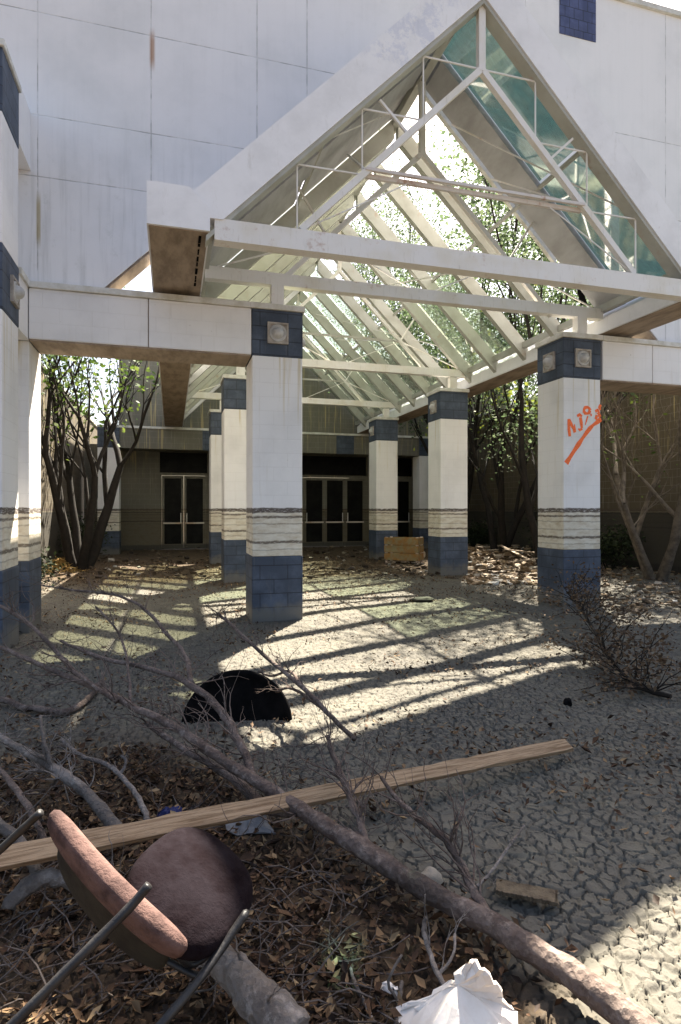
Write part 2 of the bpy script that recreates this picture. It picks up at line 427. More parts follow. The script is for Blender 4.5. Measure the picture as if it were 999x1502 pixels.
def plates(X, Y, c, seed):
    xi = np.floor(X/c).astype(np.int64); yi = np.floor(Y/c).astype(np.int64)
    F1 = np.full(X.shape, 9e9); F2 = F1.copy(); T = np.zeros(X.shape); cx = T.copy(); cy = T.copy(); ida = np.zeros(X.shape, np.int64); idb = ida.copy()
    for i in range(-1, 2):
        for j in range(-1, 2):
            a = xi+i; b = yi+j
            px = (a+hash2(a, b, seed))*c; py = (b+hash2(a, b, seed+7))*c
            d = np.hypot(X-px, Y-py)
            near = d < F1
            F2 = np.where(near, F1, np.minimum(F2, d)); F1 = np.where(near, d, F1)
            cx = np.where(near, px, cx); cy = np.where(near, py, cy); ida = np.where(near, a, ida); idb = np.where(near, b, idb)
    e = (F2-F1)/c
    tx = hash2(ida, idb, seed+3)-.5; ty = hash2(ida, idb, seed+5)-.5
    tilt = ((X-cx)*tx+(Y-cy)*ty)
    return e, tilt, hash2(ida, idb, seed+9)
def axis(core0, core1, d0, grow, dmax1, lim1, lim):
    right = [core1]; d = d0
    while right[-1] < lim:
        d = d*grow if right[-1] < lim1 and d < dmax1 else (d if right[-1] < lim1 else d*1.5)
        right.append(right[-1]+d)
    return right
def make_ground():
    xs = list(np.arange(-1.7, 4.2, 6.6e-3))
    xr = axis(0, xs[-1], 6.6e-3, 1.010, .04, 12, 400)[1:]
    xl = [-v for v in axis(0, 1.7, 6.6e-3, 1.010, .04, 6, 400)[1:]][::-1]
    xs = np.array(xl+xs+xr)
    ys = [.9]
    while ys[-1] < 13: ys.append(ys[-1]+max(.0066, .0026*ys[-1]))
    d = .06
    while ys[-1] < 600: d = d*1.02 if ys[-1] < 26 else d*1.5; ys.append(ys[-1]+d)
    yb = [.9]; d = .03
    while yb[-1] > -300: d *= 1.45; yb.append(yb[-1]-d)
    ys = np.array(yb[1:][::-1]+ys)
    X, Y = np.meshgrid(xs, ys)
    wx = X+.05*(vnoise(X, Y, .11, 3)-.5)+.009*(vnoise(X, Y, .03, 5)-.5)
    wy = Y+.05*(vnoise(X, Y, .11, 4)-.5)+.009*(vnoise(X, Y, .03, 6)-.5)
    e, tilt, lv = plates(wx, wy, .066, 1)
    wd = .006+.036*vnoise(X, Y, .45, 31); s = np.clip((e-wd)/.065, 0, 1); s = s*s*(3-2*s)
    h = -.027*(1-s) + .006*np.exp(-np.clip(e-.11, 0, 9)/.10)*s + tilt*.13*s + (lv-.5)*.005*s
    e2, t2, l2 = plates(wx*1.02+3, wy, .15, 11)
    s2 = np.clip((e2-.03)/.12, 0, 1)
    h += -.012*(1-s2) + t2*.05 + (l2-.5)*.004
    h += .022*(vnoise(X, Y, .7, 21)-.5) + .05*(vnoise(X, Y, 2.3, 22)-.5) + .003*(vnoise(X, Y, .025, 23)-.5)
    fade = np.clip((17-Y)/5, 0, 1)*np.clip((Y+1)/1.5, 0, 1)*np.clip((13-X)/3, 0, 1)*np.clip((X+8)/3, 0, 1)
    Z = h*fade
    co = np.stack([X, Y, Z], -1).reshape(-1, 3).astype(np.float32)
    ny, nx = X.shape
    idx = np.arange(nx*ny).reshape(ny, nx)
    q = np.stack([idx[:-1, :-1], idx[:-1, 1:], idx[1:, 1:], idx[1:, :-1]], -1).reshape(-1, 4)
    me = bpy.data.meshes.new('ground')
    me.vertices.add(len(co)); me.vertices.foreach_set('co', co.ravel())
    me.loops.add(q.size); me.loops.foreach_set('vertex_index', q.ravel().astype(np.int32))
    me.polygons.add(len(q)); me.polygons.foreach_set('loop_start', np.arange(0, q.size, 4, dtype=np.int32))
    me.polygons.foreach_set('loop_total', np.full(len(q), 4, np.int32))
    me.update(calc_edges=True)
    me.polygons.foreach_set('use_smooth', np.ones(len(q), bool))
    me.materials.append(M['ground'])
    o = bpy.data.objects.new('ground', me); COL.objects.link(o)
    tag(o, 'grey cracked dry mud covering the forecourt', 'ground', kind='structure')
make_ground()

# ------------------------------------------------------------------ columns
W = .72; HT = 4.44; CAPB = 3.78; BASE = .93
XA, XB, YC = 1.10, 6.22, 8.40
BAYS = [8.40, 13.05, 17.70]
def medallion(parent, c, nrm, s=.30):
    c = Vector(c); nrm = Vector(nrm); side = Vector((0, 0, 1)).cross(nrm); up = Vector((0, 0, 1))
    m = MB(); t = .035
    p = [c+side*a*s/2+up*b*s/2 for a, b in ((-1,-1),(1,-1),(1,1),(-1,1))]
    q = [v+nrm*t for v in p]; r = [c+nrm*t+(v-c)*.82 for v in p]; r2 = [v-nrm*.018 for v in r]
    m.add(p+q+r+r2, [(0,1,5,4),(1,2,6,5),(2,3,7,6),(3,0,4,7),(4,5,9,8),(5,6,10,9),(6,7,11,10),(7,4,8,11),(8,9,13,12),(9,10,14,13),(10,11,15,14),(11,8,12,15),(12,13,14,15)])
    pl = m.build('medallion', M['concrete'], parent)
    # concentric boss with a ball in the middle
    prof = [(.125, .012), (.125, .032), (.108, .040), (.098, .026), (.082, .030), (.078, .055), (.066, .085), (.045, .108), (.022, .118), (.002, .121)]
    m = MB(); seg = 20; vs = []; fs = []
    for rr, hh in prof:
        for k in range(seg):
            a = 2*math.pi*k/seg; vs.append(c+side*math.cos(a)*rr+up*math.sin(a)*rr+nrm*hh)
    for i in range(len(prof)-1):
        for k in range(seg): fs.append((i*seg+k, i*seg+(k+1) % seg, (i+1)*seg+(k+1) % seg, (i+1)*seg+k))
    m.add(vs, fs).build('boss', M['globe'], pl, smooth=True)
def column(X, Y, label, sides=('left', 'front', 'right'), group='portico columns under the glass roof'):
    t = thing('portico_column', (X, Y, 0), label, 'column', group)
    MB().box(X, X+W, Y, Y+W, BASE, CAPB).build('shaft', M['shaft'], t, bevel=.012)
    MB().box(X-.006, X+W+.006, Y-.006, Y+W+.006, -.3, BASE-.002).build('base', M['blue'], t, bevel=.012)
    MB().box(X-.006, X+W+.006, Y-.006, Y+W+.006, CAPB+.002, HT).build('capital', M['blue'], t, bevel=.01)
    MB().box(X-.035, X+W+.035, Y-.035, Y+W+.035, HT+.002, HT+.085).build('cap_slab', M['coping'], t, bevel=.01)
    zc = (CAPB+HT)/2
    if 'front' in sides: medallion(t, (X+W/2, Y-.006, zc), (0, -1, 0))
    if 'left' in sides: medallion(t, (X-.006, Y+W/2, zc), (-1, 0, 0))
    if 'right' in sides: medallion(t, (X+W+.006, Y+W/2, zc), (1, 0, 0))
    return t
colA = column(XA, YC, 'nearest whole column in front, square white with blue capital and lamp boss facing forward', ('front', 'right'))
colB = column(XB, YC, 'square column with orange graffiti sprayed on its white shaft', ('front', 'left'))
rowA = column(XA, BAYS[1], 'column just behind the nearest column, second of the left row', ('right',))
rowB = column(XB, BAYS[1], 'column just left of the sunlit debris heap, second of the right row', ('left',))
for src, lab in ((rowA, 'third column of the left row, mostly hidden behind two others'), (rowB, 'farthest column of the right row beside the yellow bin')):
    c = copy_tree(src); c.location.y = BAYS[2]; c['label'] = lab
colC = column(-1.77-W, 8.48, 'corner column with sunlit right face behind the stepped pier', ('right',), None)
for ch in list(colC.children):
    if ch.name.split('.')[0] == 'medallion':
        for g in list(ch.children): bpy.data.objects.remove(g)
        bpy.data.objects.remove(ch)

# orange spray paint on the graffiti column
def gz(zx, zy):
    p = onY(770+zx/4.362, 470+zy/4.362, YC); return (p.x, p.z)
def stroke(m, pts, w0, w1):
    pts = [Vector(gz(*p)) for p in pts]; n = len(pts); L = []; Rr = []
    for i, p in enumerate(pts):
        d = (pts[min(i+1, n-1)]-pts[max(i-1, 0)]).normalized(); nn = Vector((-d.y, d.x))
        w = (w0+(w1-w0)*i/(n-1))/2*(1+.25*math.sin(i*2.3))
        L.append(p+nn*w); Rr.append(p-nn*w)
    for i in range(n-1):
        a, b, c, d = Rr[i], Rr[i+1], L[i+1], L[i]
        e = .002*random.random()
        vs = [(v.x, YC-.004-e, v.y) for v in (a, b, c, d)] + [(v.x, YC-.0005, v.y) for v in (a, b, c, d)]
        m.add(vs, [(0,1,2,3),(4,7,6,5),(0,4,5,1),(1,5,6,2),(2,6,7,3),(3,7,4,0)])
random.seed(4)
g = MB()
stroke(g, [(289, 742), (284, 700), (280, 655), (283, 632)], .05, .045)
stroke(g, [(283, 632), (297, 664), (312, 694), (322, 716)], .05, .05)
stroke(g, [(322, 716), (320, 690), (318, 664)], .04, .02)
stroke(g, [(336, 612), (352, 603), (366, 614)], .045, .05)
stroke(g, [(356, 620), (362, 655), (366, 690)], .05, .05)
stroke(g, [(368, 692), (352, 702), (343, 692)], .045, .03)
ring = [(398+20*math.cos(a), 576+21*math.sin(a)) for a in [k*2*math.pi/9 for k in range(10)]]
stroke(g, ring, .05, .05)
stroke(g, [(404, 612), (396, 640), (388, 668)], .022, .018)
stroke(g, [(423, 598), (426, 606), (424, 614)], .03, .02)
stroke(g, [(452, 582), (468, 574), (476, 588), (466, 600)], .05, .045)
stroke(g, [(486, 540), (478, 556), (484, 574)], .05, .04)
stroke(g, [(462, 606), (456, 626), (468, 640), (484, 622)], .05, .045)
stroke(g, [(470, 612), (486, 604)], .04, .05)
stroke(g, [(489, 634), (466, 650), (440, 668), (418, 690), (396, 718), (372, 752), (345, 792), (318, 832), (290, 876), (266, 914)], .06, .075)
g.build('graffiti', M['graffiti'], colB)

# ------------------------------------------------------------------ stepped pier at far left
XP1 = -1.77; XP0 = XP1-W; YP0, YP1 = 7.20, 7.92
pier = thing('stepped_pier', (XP0, YP0, 0), 'tall white pier with two dark blue bands cut off by the left edge', 'pier')
MB().box(XP0, XP1, YP0, YP1, BASE, 3.78).build('shaft', M['shaft'], pier, bevel=.012)
MB().box(XP0-.006, XP1+.006, YP0-.006, YP1+.006, -.3, BASE-.002).build('base', M['blue'], pier, bevel=.012)
MB().box(XP0-.006, XP1+.006, YP0-.006, YP1+.006, 3.782, 4.50).build('blue_band', M['blue'], pier, bevel=.01)
MB().box(XP0, XP1, YP0, YP1, 4.502, 5.93).build('upper_shaft', M['white'], pier, bevel=.01)
MB().box(XP0-.006, XP1+.006, YP0-.006, YP1+.006, 5.932, 6.62).build('blue_band', M['blue'], pier, bevel=.01)
MB().box(XP0-.03, XP1+.03, YP0-.03, YP1+.03, 6.622, 6.70).build('cap_slab', M['coping'], pier, bevel=.01)
MB().box(XP0+.1, XP1, YP1+.007, 8.475, 3.78, 4.44).build('link_beam', M['white'], pier)
MB().box(XP0+.1, XP1, YP1+.007, 8.575, 6.03, 6.78).build('link_beam', M['white'], pier)
MB().box(XP0+.07, XP1+.03, YP1+.008, 8.475, 4.442, 4.52).build('link_coping', M['coping'], pier)
medallion(pier, (XP1+.006, (YP0+YP1)/2+.1, 4.12), (1, 0, 0))

# ------------------------------------------------------------------ great panel wall with gable opening, lintels
YW0, YW1, WTOP = 8.58, 9.02, 10.42
XC = 3.72
wall = thing('screen_wall', (XC, YW0, 0), 'huge white panel wall with a gable shaped opening above the portico', 'wall')
LB = 4.53
def hole_u(z): return 9.19-z
uL = hole_u(LB)
P = [(-9, LB), (XC-uL, LB), (XC, 9.19), (XC+uL, LB), (13, LB), (13, WTOP), (-9, WTOP)]
def wall_part():
    # four convex pieces share edges: build them as one watertight-looking shell
    m = MB()
    n = len(P)
    vs = [(x, YW0, z) for x, z in P] + [(x, YW1, z) for x, z in P]
    front = [(0, 1, 2, 6), (2, 3, 4, 5), (2, 5, 6)]
    fs = front + [tuple(n+i for i in reversed(f)) for f in front]
    for i in range(n):
        j = (i+1) % n; fs.append((j, i, n+i, n+j))
    return m.add(vs, fs)
wall_part().build('wall_panel', M['wall'], wall)
MB().box(-9.03, 13.03, YW0-.05, YW1+.05, WTOP+.002, WTOP+.09).build('coping', M['coping'], wall)
MB().box(6.27, 6.99, YW0-.012, YW0+.05, 9.60, 10.34).build('tile_panel', M['blue_tile'], wall)
MB().box(.9, 1.62, YW0-.012, YW0+.05, 9.60, 10.34).build('tile_panel', M['blue_tile'], wall)
for s_ in (-1, 1):
    pl_ = [(XC, 9.187), (XC, 9.150), (XC+s_*4.62, 4.53), (XC+s_*4.655, 4.535)]
    MB().prism(pl_ if s_ < 0 else pl_[::-1], YW0+.02, YW1-.02).build('opening_lining', M['soffit'], wall)
MB().prism([(XC-2.6, 5.80), (XC, 8.40), (XC+2.6, 5.80), (XC+2.6, 6.54), (XC, 9.14), (XC-2.6, 6.54)], YW0+.16, YW0+.24).build('sun_block_panel', M['coping'], wall)  # added panel, unseen above the roof, blocks sun through the gap
def lintel(x0, x1, label, cuts):
    t = thing('lintel_beam', (x0, YC, 0), label, 'beam')
    xs = [x0]+cuts+[x1]
    m = MB()
    for a, b in zip(xs[:-1], xs[1:]): m.box(a+.006, b-.006, YC+.004, YC+W-.004, CAPB+.01, HT)
    m.build('beam', M['white'], t, bevel=.008)
    m = MB()
    m.box(x0+.02, x1-.02, YC+.03, YC+W-.03, CAPB+.013, HT-.02).build('joint_filler', M['soffit'], t)
    MB().box(x0+.01, x1-.01, YC+.02, YC+W-.01, CAPB-.012, CAPB+.009).build('soffit', M['soffit'], t)
    MB().box(x0-.0, x1+.0, YC-.03, YC+W+.03, HT+.002, HT+.085).build('coping', M['coping'], t, bevel=.008)
    return t
lintel(-1.765, XA-.008, 'white concrete beam spanning from the corner column to the nearest column', [-.30])
lintel(XB+W+.045, 11.95, 'white concrete beam running off to the right of the graffiti column', [8.02])
# the panel wall stands on a flat strip above each lintel
# ------------------------------------------------------------------ glass gable canopy
YF = 6.55; YE = 22.3
can = thing('glass_canopy', (XC, YF, 0), 'long steel framed glass gable roof over the entrance walk', 'canopy')
HG = 8.38      # glazing plane height at ridge
UE = 3.42      # eave offset
def slope_band(m, s, u0, u1, htop, hbot, y0, y1):   # band parallel to the slope, side s=-1/1
    poly = [(XC+s*u0, htop-u0), (XC+s*u0, hbot-u0), (XC+s*u1, hbot-u1), (XC+s*u1, htop-u1)]
    if s < 0: pass
    else: poly = poly[::-1]
    m.prism(poly, y0, y1)
for s in (-1, 1):
    m = MB(); poly = [(XC, 8.51), (XC, 7.93), (XC+s*3.18, 4.75), (XC+s*3.60, 4.75), (XC+s*3.60, 4.91)]; m.prism(poly if s < 0 else poly[::-1], YF, YF+.22)
    m.build('fascia', M['fascia'], can)
    m = MB(); slope_band(m, s, 0.0, 3.36, 7.927, 7.865, YF+.02, YF+.20)
    m.build('edge_trim', M['rafter'], can)
    # gutter box: inner edge u=3.30, outer u=3.95, standing on post stubs
    xi = XC+s*3.32; xo = XC+s*3.97
    a, b = min(xi, xo), max(xi, xo)
    z0, z1 = 4.60, 5.02
    yb = YE
    if s < 0:
        poly = [(a, z0), (b, z0), (b, z1-.17), (b-.22, z1+.03), (a, z1+.03)]
    else:
        poly = [(a, z0), (b, z0), (b, z1+.03), (a+.22, z1+.03), (a, z1-.17)]
    MB().prism(poly, YF-.015, yb).build('gutter', M['fascia'], can)
    MB().box(a+.02, b-.02, YF+.02, yb-.05, z0-.012, z0-.003).build('gutter_soffit', M['soffit'], can)
    MB().bar((XC+s*3.27, YF+.05, 4.98), (XC+s*3.27, yb-.02, 4.98), .09, .12).build('eave_rail', M['rafter'], can)
# joint of rotten metal along the left gutter
m = MB(); rng = random.Random(2)
y = YF+.1
while y < YF+1.6:
    L = rng.uniform(.06, .18); w = rng.uniform(.012, .03)
    m.box(XC-3.42-w/2, XC-3.42+w/2, y, y+L, 4.58, 4.586); y += L+rng.uniform(.02, .1)
m.build('rust_holes', M['black'], can)
MB().bar((XC, YF+.05, HG-.10), (XC, YE, HG-.10), .12, .16).build('ridge_beam', M['rafter'], can)

def tie(Y, z0, z1, d, mat='steel'):
    MB().box(XC-3.27, XC+3.27, Y-d/2, Y+d/2, z0, z1).build('tie_beam', M[mat], can)
tie(YF+.10, 4.53, 4.765, .17)
FR = [8.46, 13.15, 17.80]
for i, Y in enumerate(FR): tie(Y, 4.80+.02*i, 4.975+.02*i, .14)
for Y in FR:
    for X in (XA, XB):
        MB().box(X+W/2-.09, X+W/2+.09, Y-.07, Y+.07, HT+.087, 4.80).build('post_stub', M['steel'], can)
IC = 7.09       # inner chord height at the centre
def truss(Y, front=False):
    t = .075 if front else .07
    m = MB(); m.box(XC-.045, XC+.045, Y-.04, Y+.04, IC-.03, (7.86 if front else HG-.2)); m.build('king_post', M['steel'], can)
    for s in (-1, 1):
        m = MB(); m.bar((XC+s*.02, Y, IC-.02), (XC+s*2.30, Y, IC-2.30), t, t); m.build('inner_chord', M['steel'], can)
    if front:
        m = MB()
        m.bar((XC-1.53, Y-.03, IC-1.49), (XC+1.5, Y-.03, IC-1.49), .04, .035)
        m.bar((XC-1.5, Y+.05, IC-1.53), (XC+1.5, Y+.05, IC-1.53), .04, .05)
        m.build('collar', M['steel_rusty'], can)
    else:
        MB().bar((XC-1.5, Y, IC-1.5), (XC+1.5, Y, IC-1.5), .045, .045).build('collar', M['rafter'], can)
    for s in (-1, 1):
        m = MB()
        if front:
            m.bar((XC+s*.95, Y, IC-1.0), (XC+s*1.34, Y, IC-.63), .03, .03)
            m.bar((XC+s*2.3, Y, IC-2.3), (XC+s*1.0, Y, IC-1.03-.55), .012, .012)
        else:
            m.bar((XC+s*1.5, Y, IC-1.5), (XC+s*3.1, Y, 5.0), .02, .02)
            m.bar((XC+s*1.5, Y, IC-1.5), (XC+s*.1, Y, 4.95), .016, .016)
            m.bar((XC+s*1.5, Y, IC-1.5), (XC+s*1.95, Y, HG-2.1), .03, .03)
        m.build('strut', M['steel'], can)
truss(YF+.10, True)
for Y in FR: truss(Y)
# stair-stepped glazing rods of the front truss
m = MB(); Y = YF+.10; r = .016
for s in (-1, 1):
    for k in range(1, 4):
        u = .78*k
        zt = 7.88-u; zb = IC-u if u < 2.3 else 4.76
        m.bar((XC+s*u, Y, zb), (XC+s*u, Y, zt), r, r)
        m.bar((XC+s*(u-.78), Y, zt), (XC+s*u, Y, zt), r, r)
m.build('glazing_rods', M['steel'], can)
# longitudinal bracing rods
for s in (-1, 1):
    m = MB()
    for a, b in zip([YF+.1]+FR[:-1], FR):
        m.bar((XC+s*1.5, a, IC-1.5), (XC+s*1.2, b, HG-1.5), .025, .025)
        m.bar((XC+s*2.6, a, HG-2.85), (XC+s*.5, b, HG-.75), .018, .018)
    m.build('brace_rod', M['steel'], can)
# rafters
ys = []
y = 9.30
for i in range(11): ys.append(9.62+i*1.163)
for Y in [YF+.28]+ys:
    for s in (-1, 1):
        m = MB(); slope_band(m, s, .04, 3.36, HG-.015, HG-.37 if Y > 9 else HG-.25, Y-.06, Y+.06)
        m.build('rafter', M['rafter'], can)
for s in (-1, 1):
    m = MB(); slope_band(m, s, .10, 3.36, HG+.03, HG-.09, 7.98, 8.575); m.build('flashing', M['flash'], can)
# purlin half way down the slope
for s in (-1, 1):
    MB().bar((XC+s*1.75, YF+.3, HG-1.75-.06), (XC+s*1.75, YE, HG-1.75-.06), .05, .05).build('purlin', M['rafter'], can)
# glass panels, some gone
allY = [YF+.28, 8.46]+ys+[YE]
rng = random.Random(11)
def pane(m, s, u0, u1, y0, y1, dz=0.0):
    nx, nz = s*.7071, .7071; t = .005
    vs = []
    for k in (0, 1):
        for u, yy in ((u0, y0), (u1, y0), (u1, y1), (u0, y1)):
            vs.append((XC+s*u+nx*(t*k+.012), yy, HG-u+nz*(t*k+.012)+dz*(yy-y0)))
    m.add(vs, [(0,1,2,3),(7,6,5,4),(0,4,5,1),(1,5,6,2),(2,6,7,3),(3,7,4,0)])
for i in range(len(allY)-1):
    for s in (-1, 1):
        for u0, u1, row in ((.05, 1.73, 0), (1.77, 3.40, 1)):
            y0, y1 = allY[i]+.02, allY[i+1]-.02
            if i == 0: y1 = 7.96
            if i == 1 and s > 0: continue                                   # strip under the wall is open
            gone = rng.random()
            if i == 2 and s > 0: continue
            if i in (3, 4) and s > 0 and row == 0: continue
            if i > 1 and s > 0 and gone < (.30 if row == 0 else .12): continue
            if i > 4 and s < 0 and gone < .1: continue
            m = MB(); pane(m, s, u0, u1, y0, y1)
            m.build('glass_panel', (M['tinted'] if s > 0 else M['flash']) if i == 0 else (M['glass'] if s > 0 else (M['flash'] if i == 1 else M['grimy'])), can)
# a loose black flap hanging at the right eave
m = MB(); p = onY(856, 432, 9.0)
m.add([p+Vector(v) for v in ((-.14, 0, .10), (-.03, .02, .16), (.13, .05, -.13), (.0, .06, -.16), (-.13, .01, .09), (-.03, .03, .15), (.12, .06, -.14), (0, .07, -.17))],
      [(0,3,2,1),(4,5,6,7),(0,1,5,4),(1,2,6,5),(2,3,7,6),(3,0,4,7)])
tag(m.build('torn_flap', M['black'], can), None)

# ------------------------------------------------------------------ store front at the far end
YS = 22.36; YR = 24.4
st = thing('store_front', (XC, YS, 0), 'abandoned store front with recessed dark double doors at the end of the walk', 'building')
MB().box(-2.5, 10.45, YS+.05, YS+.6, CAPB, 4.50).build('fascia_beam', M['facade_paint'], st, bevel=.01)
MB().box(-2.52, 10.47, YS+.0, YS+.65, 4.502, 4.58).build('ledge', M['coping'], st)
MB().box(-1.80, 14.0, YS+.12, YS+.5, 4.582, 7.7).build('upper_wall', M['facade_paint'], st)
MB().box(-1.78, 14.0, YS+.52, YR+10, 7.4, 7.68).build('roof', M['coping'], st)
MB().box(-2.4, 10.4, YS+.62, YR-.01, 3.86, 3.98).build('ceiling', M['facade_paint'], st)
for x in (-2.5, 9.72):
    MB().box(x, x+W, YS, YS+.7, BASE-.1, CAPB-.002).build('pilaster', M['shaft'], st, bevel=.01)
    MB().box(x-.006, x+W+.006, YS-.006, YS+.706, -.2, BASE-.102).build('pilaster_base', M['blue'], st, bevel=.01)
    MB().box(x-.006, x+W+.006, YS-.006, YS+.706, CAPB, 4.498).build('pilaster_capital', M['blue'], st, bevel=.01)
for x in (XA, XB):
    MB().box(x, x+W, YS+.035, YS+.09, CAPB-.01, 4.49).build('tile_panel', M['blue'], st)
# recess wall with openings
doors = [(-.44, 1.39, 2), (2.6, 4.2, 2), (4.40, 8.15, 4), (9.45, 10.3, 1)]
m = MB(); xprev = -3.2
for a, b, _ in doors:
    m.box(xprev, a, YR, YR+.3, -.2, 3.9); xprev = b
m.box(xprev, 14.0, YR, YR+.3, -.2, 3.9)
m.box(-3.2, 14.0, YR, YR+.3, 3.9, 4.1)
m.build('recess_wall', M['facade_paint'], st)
for a, b, nd in doors:
    MB().box(a, b, YR+.16, YR+.2, 3.05, 3.86).build('transom_glass', M['dark_glass'], st)
    fr = MB()
    fr.box(a, b, YR+.05, YR+.2, 2.95, 3.05); fr.box(a, b, YR+.05, YR+.2, 3.86, 3.9)
    fr.box(a, a+.07, YR+.05, YR+.2, -.1, 2.95); fr.box(b-.07, b, YR+.05, YR+.2, -.1, 2.95)
    fr.build('door_frame', M['facade_paint'], st)
    w = (b-a-.14)/nd
    for k in range(nd):
        x0 = a+.07+k*w; x1 = x0+w
        d = MB()
        d.box(x0+.004, x0+.10, YR+.08, YR+.13, .02, 2.94); d.box(x1-.10, x1-.004, YR+.08, YR+.13, .02, 2.94)
        d.box(x0+.10, x1-.10, YR+.08, YR+.13, 2.83, 2.94); d.box(x0+.10, x1-.10, YR+.08, YR+.13, .02, .22)
        do = d.build('door', M['facade_paint'], st)
        MB().box(x0+.10, x1-.10, YR+.10, YR+.11, .22, 2.83).build('door_glass', M['dark_glass'], do)
        MB().box(x0+.05, x1-.05, YR+.055, YR+.075, 1.02, 1.08).build('push_bar', M['rust'], do)
        hx = x1-.13 if k % 2 == 0 else x0+.10
        MB().box(hx, hx+.03, YR+.03, YR+.06, 1.05, 1.45).build('handle', M['coping'], do)

# ------------------------------------------------------------------ court walls
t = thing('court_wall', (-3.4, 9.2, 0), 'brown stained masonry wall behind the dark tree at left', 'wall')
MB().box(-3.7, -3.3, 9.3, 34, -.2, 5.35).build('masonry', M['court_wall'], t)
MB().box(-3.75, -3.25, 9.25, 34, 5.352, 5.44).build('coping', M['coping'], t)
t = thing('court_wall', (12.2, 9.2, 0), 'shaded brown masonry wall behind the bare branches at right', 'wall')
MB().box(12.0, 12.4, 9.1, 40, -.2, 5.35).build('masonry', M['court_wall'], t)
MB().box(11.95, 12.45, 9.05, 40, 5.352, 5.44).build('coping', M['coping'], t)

# ------------------------------------------------------------------ trees
def grow(m, p, d, L, r, depth, rng, tips, spread=.55, up=.25, seg=6, twigs=3):
    pts = [p.copy()]; rad = [r]; n = 5
    for i in range(n):
        d = (d + Vector((rng.uniform(-1, 1), rng.uniform(-1, 1), rng.uniform(-.6, 1)))*.13 + Vector((0, 0, up*.12))).normalized()
        p = p + d*(L/n); pts.append(p.copy()); rad.append(r*(1-.42*(i+1)/n))
    m.tube(pts, rad, seg, cap=False, rough=.08, seed=rng.randint(0, 9999))
    if depth == 0:
        tips.append((p, d)); return
    k = twigs if depth > 1 else twigs+1
    for j in range(k):
        i = n if j == 0 else rng.randint(2, n)
        q = pts[i]; dd = (d + Vector((rng.uniform(-1, 1), rng.uniform(-1, 1), rng.uniform(-.5, .9)))*spread*1.2).normalized()
        grow(m, q, dd, L*rng.uniform(.55, .82), rad[i]*rng.uniform(.5, .72) if j else rad[i]*.92, depth-1, rng, tips, spread, up, max(4, seg-1), twigs)
def leaves(m, tips, n, rad, size, rng):
    for _ in range(n):
        p, d = rng.choice(tips)
        c = p + Vector((rng.gauss(0, 1), rng.gauss(0, 1), rng.gauss(0, .8)))*rad - d*rng.uniform(0, rad)
        a = Vector((rng.uniform(-1, 1), rng.uniform(-1, 1), rng.uniform(-.7, .4))).normalized()
        b = a.cross(Vector((rng.uniform(-1, 1), rng.uniform(-1, 1), rng.uniform(-1, 1)))).normalized()
        s = size*rng.uniform(.6, 1.3)
        m.add([c, c+a*s*.5+b*s*.28, c+a*s, c+a*s*.5-b*s*.28], [(0, 1, 2, 3)])
def tree(name, base, stems, L, r, depth, nl, lrad, lsize, seed, label, bark, leafm, lean=(0, 0), spread=.5, up=.3, group=None, cat='tree', fan=.35, twigs=3):
    rng = random.Random(seed); base = Vector(base)
    t = thing(name, base, label, cat, group)
    m = MB(); tips = []
    for k in range(stems):
        a = 2*math.pi*k/max(1, stems)+rng.uniform(0, 1)
        d = Vector((math.cos(a)*fan+lean[0], math.sin(a)*fan+lean[1], 1)).normalized()
        grow(m, base+Vector((math.cos(a)*r*.8, math.sin(a)*r*.8, -.1)), d, L*rng.uniform(.85, 1.1), r*rng.uniform(.75, 1.05), depth, rng, tips, spread, up, 8, twigs)
    m.build('trunk', bark, t, smooth=True)
    if nl:
        m = MB(); leaves(m, tips, nl, lrad, lsize, rng); m.build('crown', leafm, t)
    return t
tree('court_tree', (-2.35, 17.0, 0), 5, 3.0, .16, 3, 1500, .36, .16, 5, 'dark many stemmed tree with sparse green leaves seen under the left beam', M['bark_dark'], M['green'], lean=(.10, 0), fan=.33)
tree('court_tree', (10.4, 17.3, 0), 3, 3.4, .17, 3, 1300, .36, .17, 9, 'dark forked tree with yellow green leaves left of the graffiti column', M['bark_dark'], M['green_bright'], fan=.26)
tree('bare_tree', (10.6, 11.0, 0), 4, 2.6, .12, 4, 500, .3, .10, 21, 'bare pale branched tree right of the graffiti column', M['bark_bare'], M['green'], fan=.55, spread=.75, lean=(-.12, -.1))
grp = 'leafy trees beyond the glass roof'
for i, (x, y, h, n, sd, lab) in enumerate([
    (9.7, 13.8, 4.7, 11000, 31, 'tall airy green tree rising just outside the right eave of the glass roof'),
    (10.6, 21.0, 5.2, 11000, 32, 'tall airy tree beyond the forked tree, its crown seen through the middle of the roof'),
    (15.5, 15.5, 5.4, 9000, 33, 'tree standing outside the right court wall'),
    (14.8, 25.0, 6.2, 9000, 34, 'farthest tall tree behind the store front'),
    (10.4, 31.0, 7.4, 12000, 36, 'very tall pale tree behind the store front, seen through the upper glass'),
    (-6.3, 15.5, 3.6, 5000, 35, 'tree outside the left court wall with sunlit crown')]):
    tree('leafy_tree', (x, y, 0), 3, h, .15, 3, int(n*1.7), .14+.09*h, .13, sd, lab, M['bark_dark'], M['green_far'], fan=.22, group=grp)
